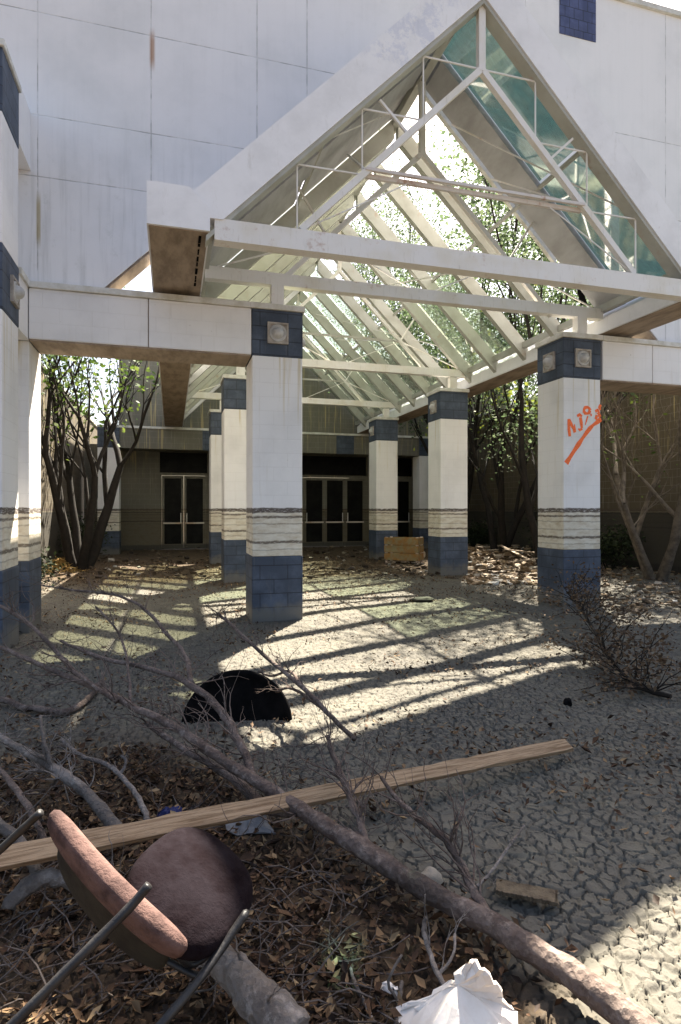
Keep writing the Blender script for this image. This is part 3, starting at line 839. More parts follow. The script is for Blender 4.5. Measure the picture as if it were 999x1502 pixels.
for i, (x, y, h, sd, lab) in enumerate([(11.2, 13.2, .5, 41, 'low dark shrub under the bare tree'), (11.3, 15.6, .7, 42, 'tall dark shrub against the right court wall'),
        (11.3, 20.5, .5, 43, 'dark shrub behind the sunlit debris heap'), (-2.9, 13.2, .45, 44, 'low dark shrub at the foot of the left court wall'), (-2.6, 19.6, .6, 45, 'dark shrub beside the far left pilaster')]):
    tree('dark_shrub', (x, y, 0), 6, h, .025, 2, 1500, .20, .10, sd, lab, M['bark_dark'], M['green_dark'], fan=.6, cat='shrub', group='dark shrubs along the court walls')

# ------------------------------------------------------------------ branches
def smooth_path(pts, rad, sub=4, wob=.0, seed=0):
    rng = random.Random(seed); P = []; Q = []
    n = len(pts)
    for i in range(n-1):
        p0, p1, p2, p3 = pts[max(i-1, 0)], pts[i], pts[i+1], pts[min(i+2, n-1)]
        for k in range(sub):
            t = k/sub
            v = .5*((2*p1)+(p2-p0)*t+(2*p0-5*p1+4*p2-p3)*t*t+(3*p1-p0-3*p2+p3)*t**3)
            r = rad[i]+(rad[i+1]-rad[i])*t
            P.append(v+Vector((rng.uniform(-1, 1), rng.uniform(-1, 1), rng.uniform(-1, 1)))*min(wob*r, .006)); Q.append(r*(1+rng.uniform(-.06, .06)))
    P.append(pts[-1]); Q.append(rad[-1]); return P, Q
def px_path(spec):            # (px, py, height, radius in photo px)
    pts = []; rad = []
    for px, py, h, r in spec:
        p = gr(px, py, h); z = p.dot(VF); pts.append(p); rad.append(r*(.80 if r > 14 else .70)*z/F)
    return pts, rad
def twiglets(m, P, Q, n, rng, L=.35, depth=1, r0=.35, up=.15):
    for _ in range(n):
        i = rng.randint(len(P)//5, len(P)-1); p = P[i]
        d = (P[min(i+1, len(P)-1)]-P[max(i-1, 0)]).normalized()
        d = (d+Vector((rng.uniform(-1, 1), rng.uniform(-1, 1), rng.uniform(-.25, .9)))*.9).normalized()
        l = L*rng.uniform(.4, 1.2); pts = [p.copy()]; r = max(.0018, min(Q[i]*r0, .0052)); rs = [r]
        for k in range(5):
            d = (d+Vector((rng.uniform(-1, 1), rng.uniform(-1, 1), rng.uniform(-1, 1)+up))*.42).normalized()
            p = p+d*l/5
            if p.z < .015: p.z = .015
            pts.append(p.copy()); rs.append(r*(1-.15*(k+1)))
        m.tube(pts, rs, 4, cap=False)
        if depth > 0: twiglets(m, pts, rs, 2, rng, l*.6, depth-1, .8, up)
def branch(spec, label, mat, seed, subs=(), tw=0, twL=.35, seg=9, name='fallen_branch', bark='bark'):
    rng = random.Random(seed)
    pts, rad = px_path(spec); P, Q = smooth_path(pts, rad, 5, .26, seed)
    t = thing(name, (P[0].x, P[0].y, 0), label, 'branch')
    mm = MB(); mm.tube(P, Q, seg, rough=.10, seed=seed)
    for k, s in enumerate(subs):
        a, b = px_path(s); A, B = smooth_path(a, b, 4, .38, seed+k+1)
        m = MB(); m.tube(A, B, 7, rough=.1, seed=seed+k); m.build('side_stem', mat, t, smooth=True)
        P += A; Q += B
    if tw:
        twiglets(mm, P, Q, tw, rng, twL, 1)
    mm.build('main_stem', mat, t, smooth=True)
    return t
branch([(985, 1550, .07, 31), (880, 1460, .08, 27), (780, 1392, .09, 23), (700, 1345, .10, 21), (620, 1302, .12, 19), (540, 1250, .14, 17.5), (470, 1206, .17, 15.5), (400, 1160, .21, 13),
        (330, 1117, .26, 11), (265, 1072, .33, 9.5), (190, 1034, .40, 7.5), (150, 1013, .44, 6.5), (82, 985, .50, 5.5), (40, 966, .54, 5), (-15, 943, .58, 4)],
       'long thick fallen branch running diagonally from the bottom right corner to the left edge', M['bark'], 3,
       [[(748, 1372, .10, 13), (705, 1325, .13, 10), (683, 1285, .17, 9), (662, 1240, .22, 9), (630, 1212, .26, 7), (590, 1180, .30, 5.5), (560, 1140, .33, 4)],
        [(372, 1142, .22, 9), (345, 1075, .33, 9), (318, 1035, .41, 8), (282, 1005, .47, 7.5), (228, 982, .50, 5.5), (150, 965, .52, 4), (90, 940, .56, 3)],
        [(282, 1005, .47, 6), (271, 960, .58, 4.5), (242, 926, .66, 4), (206, 888, .74, 3.2), (165, 872, .80, 2.6), (110, 866, .84, 2), (60, 858, .88, 1.6)],
        [(545, 1252, .14, 10), (528, 1205, .20, 8), (514, 1170, .25, 7), (494, 1120, .31, 7), (480, 1080, .36, 4)],
        [(440, 1192, .17, 9), (395, 1185, .12, 12), (340, 1140, .10, 9), (270, 1098, .12, 7), (215, 1060, .16, 5)],
        [(172, 1028, .42, 5.5), (110, 985, .54, 5), (70, 940, .64, 4.5), (22, 899, .74, 4), (-12, 885, .78, 3)],
        [(191, 1030, .4, 3.5), (189, 990, .5, 3), (176, 930, .64, 2.5), (141, 890, .74, 2)]], tw=170, twL=.36)
branch([(178, 1225, .12, 14), (150, 1185, .17, 12), (112, 1150, .21, 11), (78, 1125, .24, 10), (40, 1103, .26, 8), (-8, 1076, .28, 6)],
       'pale grey fallen branch above the chair back at the left edge', M['bark_pale'], 8,
       [[(78, 1125, .24, 7), (66, 1090, .34, 4), (60, 1050, .42, 3)], [(112, 1150, .21, 6), (92, 1135, .2, 5), (50, 1130, .15, 4)]], tw=36, twL=.26)
branch([(218, 1205, .05, 6), (205, 1172, .10, 6), (176, 1136, .14, 5), (150, 1118, .16, 4.5), (120, 1108, .18, 4), (90, 1085, .2, 3)],
       'thin crooked twig just above the plank', M['bark_pale'], 12, [[(176, 1136, .14, 4), (186, 1118, .19, 3), (178, 1108, .22, 2.5)]], tw=8, twL=.2)
branch([(520, 1085, .10, 5), (480, 1045, .30, 5), (450, 1013, .38, 5), (386, 960, .5, 4), (337, 914, .6, 3.5), (320, 900, .66, 3)],
       'slender dark branch arching over the right of the black disc', M['bark'], 15,
       [[(450, 1013, .38, 4), (425, 985, .36, 3), (400, 992, .3, 2.5), (380, 985, .3, 2)], [(480, 1045, .3, 4), (430, 1010, .3, 3), (405, 1015, .22, 2.5)]], tw=40, twL=.24)
branch([(430, 1520, .09, 44), (385, 1470, .12, 36), (345, 1430, .14, 29), (312, 1398, .15, 22), (280, 1372, .16, 14)],
       'short broken grey log under the chair at the bottom edge', M['bark_pale'], 18, [[(392, 1470, .16, 12), (375, 1430, .17, 9), (352, 1400, .18, 7)]], tw=4, twL=.2)
branch([(662, 1462, .03, 6), (645, 1432, .05, 6), (630, 1395, .07, 5), (622, 1365, .1, 5), (625, 1345, .13, 4)],
       'pale forked twig between the white foam and the thick branch', M['bark_pale'], 20, [[(645, 1430, .05, 4), (665, 1400, .1, 3), (668, 1370, .12, 3)]], tw=5, twL=.15)
branch([(10, 1330, .10, 14), (60, 1290, .15, 16), (120, 1300, .12, 14), (180, 1340, .10, 9)],
       'grey branch half hidden behind the chair back', M['bark_pale'], 22, [[(-10, 1200, .3, 8), (20, 1225, .25, 12), (60, 1290, .15, 12)]], tw=10, twL=.25)
branch([(-10, 1120, .2, 5), (18, 1150, .2, 6), (45, 1190, .2, 7), (70, 1240, .12, 6)],
       'narrow twig at the left edge beside the top of the chair back', M['bark'], 24, tw=8, twL=.22)
branch([(150, 1000, .02, 6), (110, 1040, .03, 7), (50, 1040, .03, 7), (0, 1025, .05, 6), (-20, 1018, .05, 5)],
       'dark stick lying in the mud between two branches at left', M['bark'], 26, tw=8, twL=.25)
branch([(770, 1210, .03, 2.5), (745, 1245, .03, 3), (715, 1285, .02, 3), (700, 1300, .02, 3)],
       'single pale twig on the cracked mud right of the thick branch', M['bark_pale'], 28, tw=3, twL=.12)
branch([(590, 1440, .02, 4), (586, 1470, .02, 4), (580, 1510, .02, 5)], 'short upright pale twig left of the white foam', M['bark_pale'], 29, [[(586, 1470, .02, 3), (570, 1440, .1, 3), (590, 1400, .16, 2.5)]], tw=2, twL=.1)
branch([(510, 1410, .02, 3), (525, 1450, .02, 4), (550, 1500, .02, 4)], 'thin pale stick among the dead leaves left of the upright twig', M['bark_pale'], 30, tw=2, twL=.1)

# twigs strewn about on the left: one uncountable mass
def strew():
    rng = random.Random(77); m = MB()
    for _ in range(900):
        px = rng.uniform(-40, 560); py = rng.uniform(880, 1500)
        if px > 380 and py < 1080: continue
        p = gr(px, py, 0); z = p.dot(VF)
        a = rng.uniform(0, 2*math.pi); d = Vector((math.cos(a), math.sin(a), rng.uniform(-.05, .3)))
        L = rng.uniform(.08, .34); pts = [p+Vector((0, 0, rng.uniform(.008, .03)))]; r = rng.uniform(.0013, .0036)
        for k in range(4):
            d = (d+Vector((rng.uniform(-1, 1), rng.uniform(-1, 1), rng.uniform(-.8, .7)))*.5).normalized()
            q = pts[-1]+d*L/4; q.z = max(.008, q.z); pts.append(q)
        m.tube(pts, [r, r, r*.9, r*.75, r*.5], 4, cap=False)
    o = m.build('twig_litter', M['twig']); tag(o, 'loose broken twigs strewn over the mud at left', 'twigs', kind='stuff')
strew()

# ------------------------------------------------------------------ leaf litter
def litter():
    rng = np.random.default_rng(5)
    pts = []
    N = 110000
    X = rng.uniform(-6, 13, N*3); Y = rng.uniform(.9, 19, N*3)
    P = np.stack([X, Y, np.zeros_like(X)], -1); px, py, z = proj(P)
    line = 1190+(px-430)*.62                       # the thick branch, roughly
    dens = np.zeros_like(X)
    near = (py > 1120)
    d = np.clip((py-line+40)/90, 0, 1)*(px < 760)
    dens = np.where(near, d*np.clip((1500+260-px*.9-(px > 560)*220)/800, .08, 1), dens)
    left = (px < 520) & (py > 925) & (py <= 1230)
    dens = np.maximum(dens, np.where(left, .30*np.clip((520-px)/250, 0, 1)*np.clip((py-925)/120, .1, 1), 0))
    dens = np.maximum(dens, np.where((py < 880), .16, 0)); dens = np.maximum(dens, .05+.15*(vnoise(X, Y, .8, 52) > .5))
    dens = np.maximum(dens, np.where((py < 900) & (px > 690), .24, 0))
    dens *= (.35+1.3*(vnoise(X, Y, .35, 50) > .45))
    dens *= np.where(py > 1120, 1, 1)
    ok = (px > -80) & (px < 1080) & (py > 790) & (py < 1560) & (z > .8)
    keep = ok & (rng.random(X.shape) < dens*np.where(z < 4, 1.0, .55))
    # near the camera the strip is small: more leaves there
    Xn = rng.uniform(-2.5, 3, 60000); Yn = rng.uniform(1.1, 4.2, 60000)
    Pn = np.stack([Xn, Yn, np.zeros_like(Xn)], -1); pxn, pyn, zn = proj(Pn)
    dn = np.clip((pyn-(1190+(pxn-430)*.62)+25)/70, 0, 1)*np.where(pxn < 560, 1, np.where(pxn < 740, .5, 0))
    dn *= (.30+.9*(vnoise(Xn, Yn, .22, 51) > .42))
    kn = (rng.random(Xn.shape) < dn*.42) & (pxn > -100) & (pyn < 1580) & (pyn > 1100)
    X = np.concatenate([X[keep], Xn[kn]]); Y = np.concatenate([Y[keep], Yn[kn]]); n = len(X)
    a = rng.uniform(0, 2*np.pi, n); L = rng.uniform(.018, .06, n)*np.where(rng.random(n) < .1, 1.4, 1); Wd = L*rng.uniform(.22, .62, n)
    tl = rng.normal(0, .45, n); rl = rng.normal(0, .55, n); cu = rng.uniform(-.1, .5, n)
    zb = rng.uniform(.004, .05, n)*np.where(rng.random(n) < .7, .5, 1)
    ax = np.stack([np.cos(a)*np.cos(tl), np.sin(a)*np.cos(tl), np.sin(tl)], -1)
    sd = np.stack([-np.sin(a)*np.cos(rl), np.cos(a)*np.cos(rl), np.sin(rl)], -1)
    up = np.cross(ax, sd)
    C = np.stack([X, Y, zb+.008], -1)
    l = L[:, None]; w = Wd[:, None]; c = cu[:, None]
    V = np.stack([C-ax*l*.5, C-ax*l*.1+sd*w*.5+up*w*c, C+ax*l*.5+up*l*.15, C-ax*l*.1-sd*w*.5+up*w*c, C+ax*l*.05-up*w*.1], 1)
    V[..., 2] = np.maximum(V[..., 2], .003)
    co = V.reshape(-1, 3).astype(np.float32)
    b = np.arange(n)[:, None]*5
    T = np.concatenate([b+np.array([[0, 4, 1]]), b+np.array([[1, 4, 2]]), b+np.array([[2, 4, 3]]), b+np.array([[3, 4, 0]])], 1).reshape(-1, 3)
    me = bpy.data.meshes.new('leaf_litter')
    me.vertices.add(len(co)); me.vertices.foreach_set('co', co.ravel())
    me.loops.add(T.size); me.loops.foreach_set('vertex_index', T.ravel().astype(np.int32))
    me.polygons.add(len(T)); me.polygons.foreach_set('loop_start', np.arange(0, T.size, 3, dtype=np.int32))
    me.polygons.foreach_set('loop_total', np.full(len(T), 3, np.int32)); me.update(calc_edges=True)
    me.materials.append(M['litter'])
    o = bpy.data.objects.new('leaf_litter', me); COL.objects.link(o)
    tag(o, 'brown dead leaves covering the mud', 'leaves', kind='stuff')
    print('leaves', n)
litter()

# ------------------------------------------------------------------ dry brush in front of the graffiti column
def brush():
    rng = random.Random(61)
    base = gr(975, 1022, .02)
    t = thing('dry_brush', (base.x, base.y, 0), 'withered brown brush lying in front of the graffiti column', 'brush')
    main, rad = px_path([(985, 1022, .03, 5), (930, 1003, .05, 6), (895, 965, .12, 5), (872, 925, .22, 4), (850, 890, .32, 3), (832, 868, .38, 2)])
    P, Q = smooth_path(main, rad, 4, .2, 61); m = MB(); m.tube(P, Q, 6)
    tips = []
    for _ in range(85):
        i = rng.randint(2, len(P)-1); p = P[i].copy()
        d = Vector((rng.uniform(-1, 1), rng.uniform(-.7, .9), rng.uniform(.05, .9))).normalized(); L = rng.uniform(.25, .75)
        pts = [p.copy()]
        for k in range(6):
            d = (d+Vector((rng.uniform(-1, 1), rng.uniform(-1, 1), rng.uniform(-1, .8)))*.3).normalized()
            p = p+d*L/6; p.z = max(.02, p.z); pts.append(p.copy())
            if k > 1: tips.append((p.copy(), d.copy()))
        m.tube(pts, [.007, .006, .005, .0045, .004, .003, .002], 4, cap=False)
    m.build('stems', M['bark_dark'], t)
    m = MB(); leaves(m, tips, 2600, .06, .045, rng); m.build('foliage', M['dryleaf'], t)
brush()

# ------------------------------------------------------------------ plank in the foreground
def plank(a, b, w, th, label, mat, up=None, name='wooden_plank', jag=True, seed=1, group=None):
    a = Vector(a); b = Vector(b); d = (b-a); L = d.length; d.normalize()
    s = d.cross(Vector((0, 0, 1))).normalized() if up is None else d.cross(Vector(up)).normalized()
    u = s.cross(d).normalized(); rng = random.Random(seed)
    m = MB(); n = 40; vs = []; fs = []
    for i in range(n+1):
        t = L*i/n
        e = [(rng.uniform(-.03, .02) if rng.random() > .1 else -.08)*w if jag else 0 for _ in range(4)]
        k = 1.0
        for j, (sx, sy) in enumerate(((-1, -1), (1, -1), (1, 1), (-1, 1))):
            off = 0
            if jag and i == n: off = rng.uniform(-.02, .015)
            vs.append(((t+off), sx*(w/2+e[j]), sy*th/2))
    for i in range(n):
        for j in range(4):
            j2 = (j+1) % 4; fs.append((i*4+j, i*4+j2, (i+1)*4+j2, (i+1)*4+j))
    fs += [(3, 2, 1, 0), (n*4, n*4+1, n*4+2, n*4+3)]
    me = bpy.data.meshes.new(name); me.from_pydata(vs, [], fs); me.materials.append(mat); me.update()
    o = bpy.data.objects.new(name, me); COL.objects.link(o)
    mt = Matrix((d, s, u)).transposed().to_4x4(); mt.translation = a; o.matrix_world = mt
    bv = o.modifiers.new('bevel', 'BEVEL'); bv.width = .0025; bv.segments = 2
    tag(o, label, 'plank', group); return o
plank(at(-90, 1278, 2.16), at(836, 1092, 3.82), .085, .03, 'long weathered wooden plank lying across the fallen branch', M['board'], up=(VF*-.55+VU*.83), seed=3)

# ------------------------------------------------------------------ broken chair
def pad(name, O, e1, e2, nrm, w, h, th, mat, parent, pw=3.2, bow=0.0, dome=.02, crown=0.0):
    O = Vector(O); m = MB(); seg = 36; vs = []; fs = []
    prof = [(0.0, .5), (.6, .5), (.88, .47), (.965, .36), (1.0, .16), (1.0, -.16), (.965, -.36), (.88, -.47), (.6, -.5), (0, -.5)]
    ring = []
    for k in range(seg):
        a = 2*math.pi*k/seg; c, s = math.cos(a), math.sin(a)
        ring.append((math.copysign(abs(c)**(2/pw), c), math.copysign(abs(s)**(2/pw), s)))
    for i, (rr, hh) in enumerate(prof):
        if rr == 0:
            vs.append(O+nrm*(hh*th+(dome if hh > 0 else 0)-0*bow)); continue
        for cx, cy in ring:
            x, y = cx*rr, cy*rr
            lift = (dome*(1-rr*rr) if hh > 0 else 0) - bow*x*x - crown*y*y
            vs.append(O+e1*(x*w/2)+e2*(y*h/2)+nrm*(hh*th+lift))
    k0 = 1
    for k in range(seg): fs.append((0, k0+k, k0+(k+1) % seg))
    nr = len(prof)-2
    for i in range(nr-1):
        for k in range(seg):
            a, b = k0+i*seg+k, k0+i*seg+(k+1) % seg
            fs.append((a, a+seg, b+seg, b))
    last = len(vs)-1; b0 = k0+(nr-1)*seg
    for k in range(seg): fs.append((last, b0+(k+1) % seg, b0+k))
    m.add(vs, fs); return m.build(name, mat, parent, smooth=True)
def chair():
    p1 = at(72, 1196, 1.78); p2 = at(262, 1392, 1.62)
    c = (p1+p2)/2
    t = thing('broken_chair', (c.x, c.y, 0), 'overturned chair with faded maroon back pad, grey seat and black tube legs', 'chair')
    e1 = (p2-p1).normalized()
    dn = (at(112, 1392, 2.06)-at(165, 1290, 1.70)); dn = (dn-e1*dn.dot(e1)).normalized()
    nr = e1.cross(dn).normalized()
    if nr.dot(VF*-1+VU*.3) < 0: nr = -nr
    w = (p2-p1).length+.03
    pad('backrest', c+dn*.045, e1, dn, nr, w, .115, .05, M['vinyl'], t, 3.4, .022, .010)
    pad('back_board', c+dn*.195+nr*.0, e1, dn, nr, w*.86, .27, .012, M['panel'], t, 4, .03, .0)
    # seat
    sc = at(286, 1296, 1.86)
    s2 = (at(352, 1240, 2.06)-at(235, 1335, 1.72)); s2 = (s2-e1*s2.dot(e1)).normalized()
    sn = e1.cross(s2).normalized()
    if sn.dot(VU-VF) < 0: sn = -sn
    pad('seat', sc, e1, s2, sn, .37, .40, .06, M['fabric'], t, 2.7, .015, .018, .02)
    def leg(pts, r, name='leg'):
        P, Q = smooth_path([Vector(p) for p in pts], [r]*len(pts), 4)
        m = MB(); m.tube(P, Q, 10); m.build(name, M['tube'], t, smooth=True)
    leg([at(219, 1298, 1.60), at(190, 1332, 1.58), at(120, 1402, 1.52), at(30, 1492, 1.46), at(-10, 1532, 1.44)], .0125)
    leg([at(362, 1338, 1.80), at(330, 1385, 1.74), at(290, 1440, 1.66), at(235, 1505, 1.58), at(205, 1540, 1.55)], .0125)
    leg([at(60, 1192, 1.86), at(35, 1215, 1.88), at(-5, 1252, 1.9), at(-40, 1285, 1.9)], .0125)
    leg([at(105, 1262, 1.84), at(150, 1320, 1.83), at(210, 1385, 1.80), at(285, 1430, 1.76), at(300, 1425, 1.74)], .010, 'frame_bar')
    leg([at(362, 1338, 1.80), at(340, 1370, 1.83), at(285, 1415, 1.80), at(262, 1400, 1.72)], .010, 'frame_bar')
chair()

# ------------------------------------------------------------------ black disc half sunk in the mud
def disc():
    a = gr(268, 1062, 0); b = gr(428, 1058, 0); c = (a+b)/2; e1 = (b-a).normalized()
    r = (b-a).length/2*1.02
    tilt = R(20); bk = Vector((0, 0, 1)).cross(e1); e2 = (VU*math.cos(tilt)+bk*math.sin(tilt)).normalized()
    nr = e1.cross(e2)
    t = thing('round_panel', (c.x, c.y, 0), 'black round panel half sunk upright in the mud', 'panel')
    m = MB(); seg = 56
    prof = [(.0, 0.0), (.55*r, .004), (.86*r, .0), (.90*r, .012), (.96*r, .022), (1.0*r, .01), (1.0*r, -.04), (.96*r, -.05), (0, -.05)]
    vs = []; fs = []
    for rr, hh in prof:
        for k in range(seg):
            an = 2*math.pi*k/seg
            vs.append(c-e2*.02+e1*math.cos(an)*max(rr, .001)+e2*math.sin(an)*max(rr, .001)*.98+nr*hh)
    for i in range(len(prof)-1):
        for k in range(seg): fs.append((i*seg+k, (i+1)*seg+k, (i+1)*seg+(k+1) % seg, i*seg+(k+1) % seg))
    m.add(vs, fs); m.build('disc', M['black'], t, smooth=True)
disc()

# ------------------------------------------------------------------ white crumpled foam
def crumple(name, outline, hmax, label, cat, mat, seed, base_h=.0, th=.01, tilt=None):
    rng = random.Random(seed)
    pts = [gr(px, py, h) for px, py, h in outline]
    cpx = sum(o[0] for o in outline)/len(outline); cpy = sum(o[1] for o in outline)/len(outline)
    c = sum(pts, Vector())/len(pts)+VU*hmax
    m = MB(); rings = 4; n = len(pts)*3; vs = []
    dense = []
    for i in range(len(pts)):
        for k in range(3): dense.append(pts[i].lerp(pts[(i+1) % len(pts)], k/3)+Vector((rng.uniform(-1, 1), rng.uniform(-1, 1), rng.uniform(-1, 1)))*.011)
    for i in range(rings):
        t = i/rings
        for d in dense:
            p = d.lerp(c, t); p = p+Vector((rng.uniform(-1, 1), rng.uniform(-1, 1), rng.uniform(-1, 1)))*(.005*(t > 0)); p.z = max(.004, p.z); vs.append(p)
    vs.append(c); fs = []
    for i in range(rings-1):
        for k in range(n): fs.append((i*n+k, i*n+(k+1) % n, (i+1)*n+(k+1) % n, (i+1)*n+k))
    for k in range(n): fs.append(((rings-1)*n+k, (rings-1)*n+(k+1) % n, len(vs)-1))
    m.add(vs, fs)
    o = m.build(name, mat, origin=(c.x, c.y, 0)); sd = o.modifiers.new('solid', 'SOLIDIFY'); sd.thickness = th

    tag(o, label, cat); return o
crumple('foam_sheet', [(585, 1480, .02), (600, 1474, .06), (618, 1488, .07), (640, 1462, .10), (668, 1440, .16), (690, 1408, .25), (702, 1420, .24), (722, 1432, .20), (738, 1452, .13), (752, 1490, .05), (765, 1540, .02), (690, 1590, .02), (600, 1570, .02)],
        .07, 'crumpled white foam sheet at the bottom edge', 'sheet', M['foam'], 3)
crumple('scrap', [(232, 1196, .03), (245, 1184, .06), (268, 1188, .04), (262, 1205, .02), (240, 1208, .02)], .02, 'dark blue cloth scrap above the plank', 'scrap', M['bluecloth'], 4)
crumple('scrap', [(330, 1208, .03), (360, 1192, .06), (392, 1200, .05), (402, 1222, .02), (370, 1226, .02), (340, 1222, .02)], .02, 'grey torn scrap just under the plank', 'scrap', M['greyscrap'], 5)
crumple('scrap', [(558, 1450, .01), (566, 1445, .02), (580, 1448, .02), (582, 1456, .01), (566, 1458, .01)], .004, 'small white scrap left of the foam sheet', 'scrap', M['foam'], 6)

# ------------------------------------------------------------------ stones and small bits
def rock(px, py, sx, sy, sz, label, mat, seed, name='stone', cat='stone', rot=0.0, h=0.0, group=None):
    rng = random.Random(seed); c = gr(px, py, 0) + VU*h
    import bmesh
    bm = bmesh.new(); bmesh.ops.create_icosphere(bm, subdivisions=3, radius=1)
    for v in bm.verts:
        k = 1+.30*(mnoise.noise(v.co*1.3+Vector((seed, 0, 0))))+.1*mnoise.noise(v.co*4+Vector((0, seed, 0)))
        v.co = Vector((v.co.x*sx, v.co.y*sy, v.co.z*sz))*k
    me = bpy.data.meshes.new(name); bm.to_mesh(me); bm.free(); me.materials.append(mat)
    me.polygons.foreach_set('use_smooth', [True]*len(me.polygons))
    o = bpy.data.objects.new(name, me); COL.objects.link(o); o.location = c+VU*(sz*.6); o.rotation_euler = (0, 0, rot)
    tag(o, label, cat, group); return o
rock(632, 1300, .055, .045, .045, 'pale stone touching the far side of the thick branch', M['stone'], 3, rot=.5)
rock(833, 1034, .035, .035, .035, 'small black ball on the grey mud', M['black'], 5, name='ball', cat='ball')
tag(plank(gr(728, 1300, .025), gr(820, 1318, .02), .085, .018, 'flat slab of brown bark on the mud right of the thick branch', M['bark_slab'], name='bark_slab', seed=7), None, 'bark')
rock(372, 886, .05, .05, .05, 'dark red clod at the foot of the nearest column', M['vinyl'], 9, name='clod', cat='clod')
rock(950, 885, .10, .07, .06, 'dark lump on the sunlit mud right of the graffiti column', M['panel'], 10, name='clod', cat='clod')
rock(620, 882, .22, .10, .05, 'flat reddish brown clod on the mud between the two front columns', M['panel'], 12, name='clod', cat='clod')
rock(676, 1498, .05, .03, .03, 'reddish clod beside the white foam', M['vinyl'], 13, name='clod', cat='clod')

# straw clump at left
def straw():
    rng = random.Random(8); c = gr(86, 838, 0); m = MB()
    for _ in range(900):
        a = rng.uniform(0, 6.28); rr = abs(rng.gauss(0, .26)); p = c+Vector((math.cos(a)*rr*1.2, math.sin(a)*rr, max(.01, .34*math.exp(-(rr/.3)**2)*rng.uniform(.2, 1))))
        d = Vector((rng.uniform(-1, 1), rng.uniform(-1, 1), rng.uniform(-.5, .5))).normalized()*rng.uniform(.06, .2)
        s = Vector((rng.uniform(-1, 1), rng.uniform(-1, 1), rng.uniform(-1, 1))).normalized()*.008
        m.add([p-d/2-s, p+d/2-s, p+d/2+s, p-d/2+s], [(0, 1, 2, 3)])
    o = m.build('straw_heap', M['straw'], origin=(c.x, c.y, 0)); tag(o, 'heap of golden straw beside the left blue column base', 'straw')
straw()

# yellow stained bin by the far column
def bin_():
    a = gr(564, 826, 0); b = gr(614, 828, 0); e1 = (b-a).normalized(); e2 = Vector((-e1.y, e1.x, 0)); L = (b-a).length; D = .55; H = .78
    t = thing('bin', (a.x, a.y, 0), 'stained yellow slatted bin between the two far right row columns', 'bin')
    def q(u, v, z): p = a+e1*u+e2*v; return Vector((p.x, p.y, z))
    m = MB()
    for z0, z1 in ((.10, .30), (.33, .53), (.56, .76)):
        for (u0, v0, u1, v1) in ((0, 0, L, .03), (0, D-.03, L, D), (0, .03, .03, D-.03), (L-.03, .03, L, D-.03)):
            vs = [q(u0, v0, z0), q(u1, v0, z0), q(u1, v1, z0), q(u0, v1, z0), q(u0, v0, z1), q(u1, v0, z1), q(u1, v1, z1), q(u0, v1, z1)]
            m.add(vs, [(0,3,2,1),(4,5,6,7),(0,1,5,4),(1,2,6,5),(2,3,7,6),(3,0,4,7)])
    m.build('slats', M['bin'], t)
    m = MB()
    for u, v in ((.05, .05), (L-.05, .05), (L-.05, D-.05), (.05, D-.05)): m.bar(q(u, v, 0), q(u, v, H), .06, .06)
    m.build('corner_post', M['rust'], t)
    MB().add([q(.03, .03, .10), q(L-.03, .03, .10), q(L-.03, D-.03, .10), q(.03, D-.03, .10), q(.03, .03, .13), q(L-.03, .03, .13), q(L-.03, D-.03, .13), q(.03, D-.03, .13)],
             [(0,3,2,1),(4,5,6,7),(0,1,5,4),(1,2,6,5),(2,3,7,6),(3,0,4,7)]).build('floor_board', M['rust'], t)
bin_()
rock(622, 818, .06, .06, .14, 'small orange and white bottle beside the yellow bin', M['plank'], 14, name='bottle', cat='bottle')

# debris heap between the columns of the right row
random.seed(15)
labs = ['broken plank on top of the sunlit debris heap', 'second pale board leaning on the debris heap', 'short pale board end at the heap foot', 'splintered board on the left of the heap',
        'narrow lath across the heap', 'grey board lying flat behind the heap', 'thin lath on the right of the heap', 'pale board stub by the graffiti column']
spec = [((740, 806, .45), (800, 812, .35), .14), ((735, 800, .5), (778, 822, .2), .10), ((700, 826, .12), (735, 822, .18), .16), ((690, 812, .25), (730, 806, .3), .12),
        ((745, 825, .2), (795, 818, .3), .06), ((700, 802, .3), (760, 800, .32), .22), ((770, 826, .1), (792, 836, .05), .07), ((720, 838, .05), (770, 842, .05), .10)]
for (a, b, w), lab in zip(spec, labs):
    plank(gr(*a), gr(*b), w, .03, lab, M['plank'], seed=random.randint(1, 99), name='broken_plank', group='broken planks on the debris heap')
def rubble(name, n, fn, label, mat, smin, smax, seed, cat):
    rng = random.Random(seed); m = MB()
    for _ in range(n):
        c = fn(rng); s = rng.uniform(smin, smax)
        vs = []
        for sx in (-1, 1):
            for sy in (-1, 1):
                for sz in (-1, 1): vs.append(Vector((sx*s*rng.uniform(.5, 1.4), sy*s*rng.uniform(.3, 1), sz*s*rng.uniform(.15, .5))))
        rot = Matrix.Rotation(rng.uniform(0, 6.28), 3, 'Z') @ Matrix.Rotation(rng.gauss(0, .4), 3, 'X')
        m.add([c+rot @ v for v in vs], [(0, 2, 6, 4), (1, 5, 7, 3), (0, 4, 5, 1), (2, 3, 7, 6), (0, 1, 3, 2), (4, 6, 7, 5)])
    o = m.build(name, mat); tag(o, label, cat, kind='stuff')
M['rub'] = m_island('rubble_bits', [(0, (.05, .032, .02)), (.4, (.14, .09, .05)), (.75, (.24, .17, .10)), (.93, (.36, .31, .25)), (1, (.62, .6, .56))])
M['rubdark'] = m_island('dark_debris_bits', [(0, (.02, .014, .01)), (.5, (.06, .042, .027)), (.9, (.13, .10, .07)), (1, (.36, .34, .31))])
def heap(rng):
    px = rng.uniform(686, 800); py = rng.uniform(806, 858); p = gr(px, py, 0); p.z = max(.02, rng.uniform(0, .34)*math.exp(-((py-818)/22)**2)); return p
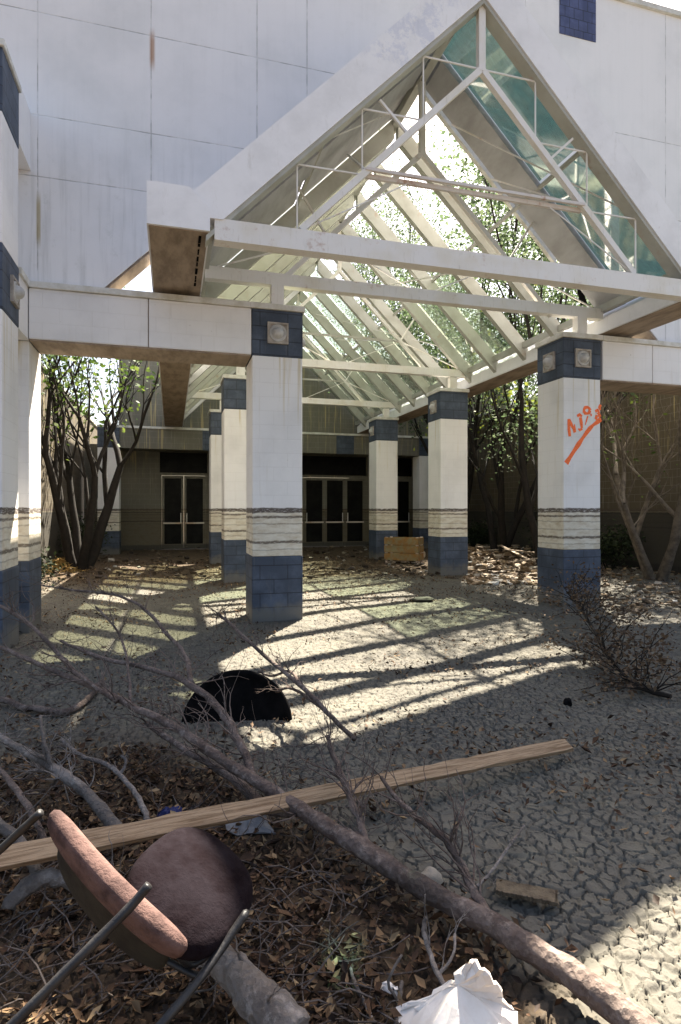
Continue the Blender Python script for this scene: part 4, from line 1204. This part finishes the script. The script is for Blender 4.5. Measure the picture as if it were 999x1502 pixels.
rubble('rubble', 900, heap, 'loose rubble of the sunlit debris heap', M['rub'], .03, .11, 3, 'rubble')
def strip(rng):
    px = rng.uniform(884, 1060); py = rng.uniform(812, 905); p = gr(px, py, 0); p.z = rng.uniform(.01, .1); return p
rubble('rubble', 300, strip, 'scattered chips of rubble right of the graffiti column', M['rub'], .015, .06, 4, 'rubble')
def farstrip(rng):
    px = rng.uniform(60, 660); py = rng.uniform(800, 850); p = gr(px, py, 0); p.z = rng.uniform(.01, .12); return p
rubble('rubble', 520, farstrip, 'dark debris strewn in front of the doors', M['rubdark'], .02, .08, 5, 'rubble')

# ------------------------------------------------------------------ light, sky, camera
AZ, EL = R(33), R(53.7)
sdir = Vector((math.sin(AZ)*math.cos(EL), math.cos(AZ)*math.cos(EL), math.sin(EL)))
ld = bpy.data.lights.new('sun', 'SUN'); ld.energy = 5.0; ld.angle = R(.53); ld.color = (1, .955, .86)
lo = bpy.data.objects.new('sun', ld); COL.objects.link(lo); lo.rotation_euler = (-sdir).to_track_quat('-Z', 'Y').to_euler(); lo.location = (0, 0, 30)
w = bpy.data.worlds.new('World'); scene.world = w; w.use_nodes = True
nt = w.node_tree; bg = nt.nodes['Background']
sky = nt.nodes.new('ShaderNodeTexSky'); sky.sky_type = 'NISHITA'; sky.sun_disc = False
sky.sun_elevation = EL; sky.sun_rotation = AZ; sky.air_density = 1.0; sky.dust_density = 3.5; sky.ozone_density = 1.0
nt.links.new(sky.outputs[0], bg.inputs[0]); bg.inputs[1].default_value = .052
cd = bpy.data.cameras.new('camera'); cam = bpy.data.objects.new('camera', cd); COL.objects.link(cam)
cam.location = (0, 0, EYE); cam.rotation_euler = (R(90), 0, -TH)
cd.sensor_fit = 'VERTICAL'; cd.sensor_height = 36; cd.sensor_width = 24; cd.lens = F/1502*36
cd.shift_y = -4/1502; cd.clip_end = 2000; cd.clip_start = .05
scene.camera = cam
scene.view_settings.view_transform = 'Standard'; scene.view_settings.look = 'None'
scene.view_settings.exposure = 2.62
scene.view_settings.use_white_balance = True
scene.view_settings.white_balance_temperature = 6950
scene.view_settings.white_balance_tint = 10; scene.view_settings.gamma = 1
scene.cycles.max_bounces = 8; scene.cycles.transparent_max_bounces = 24
scene.cycles.use_denoising = True
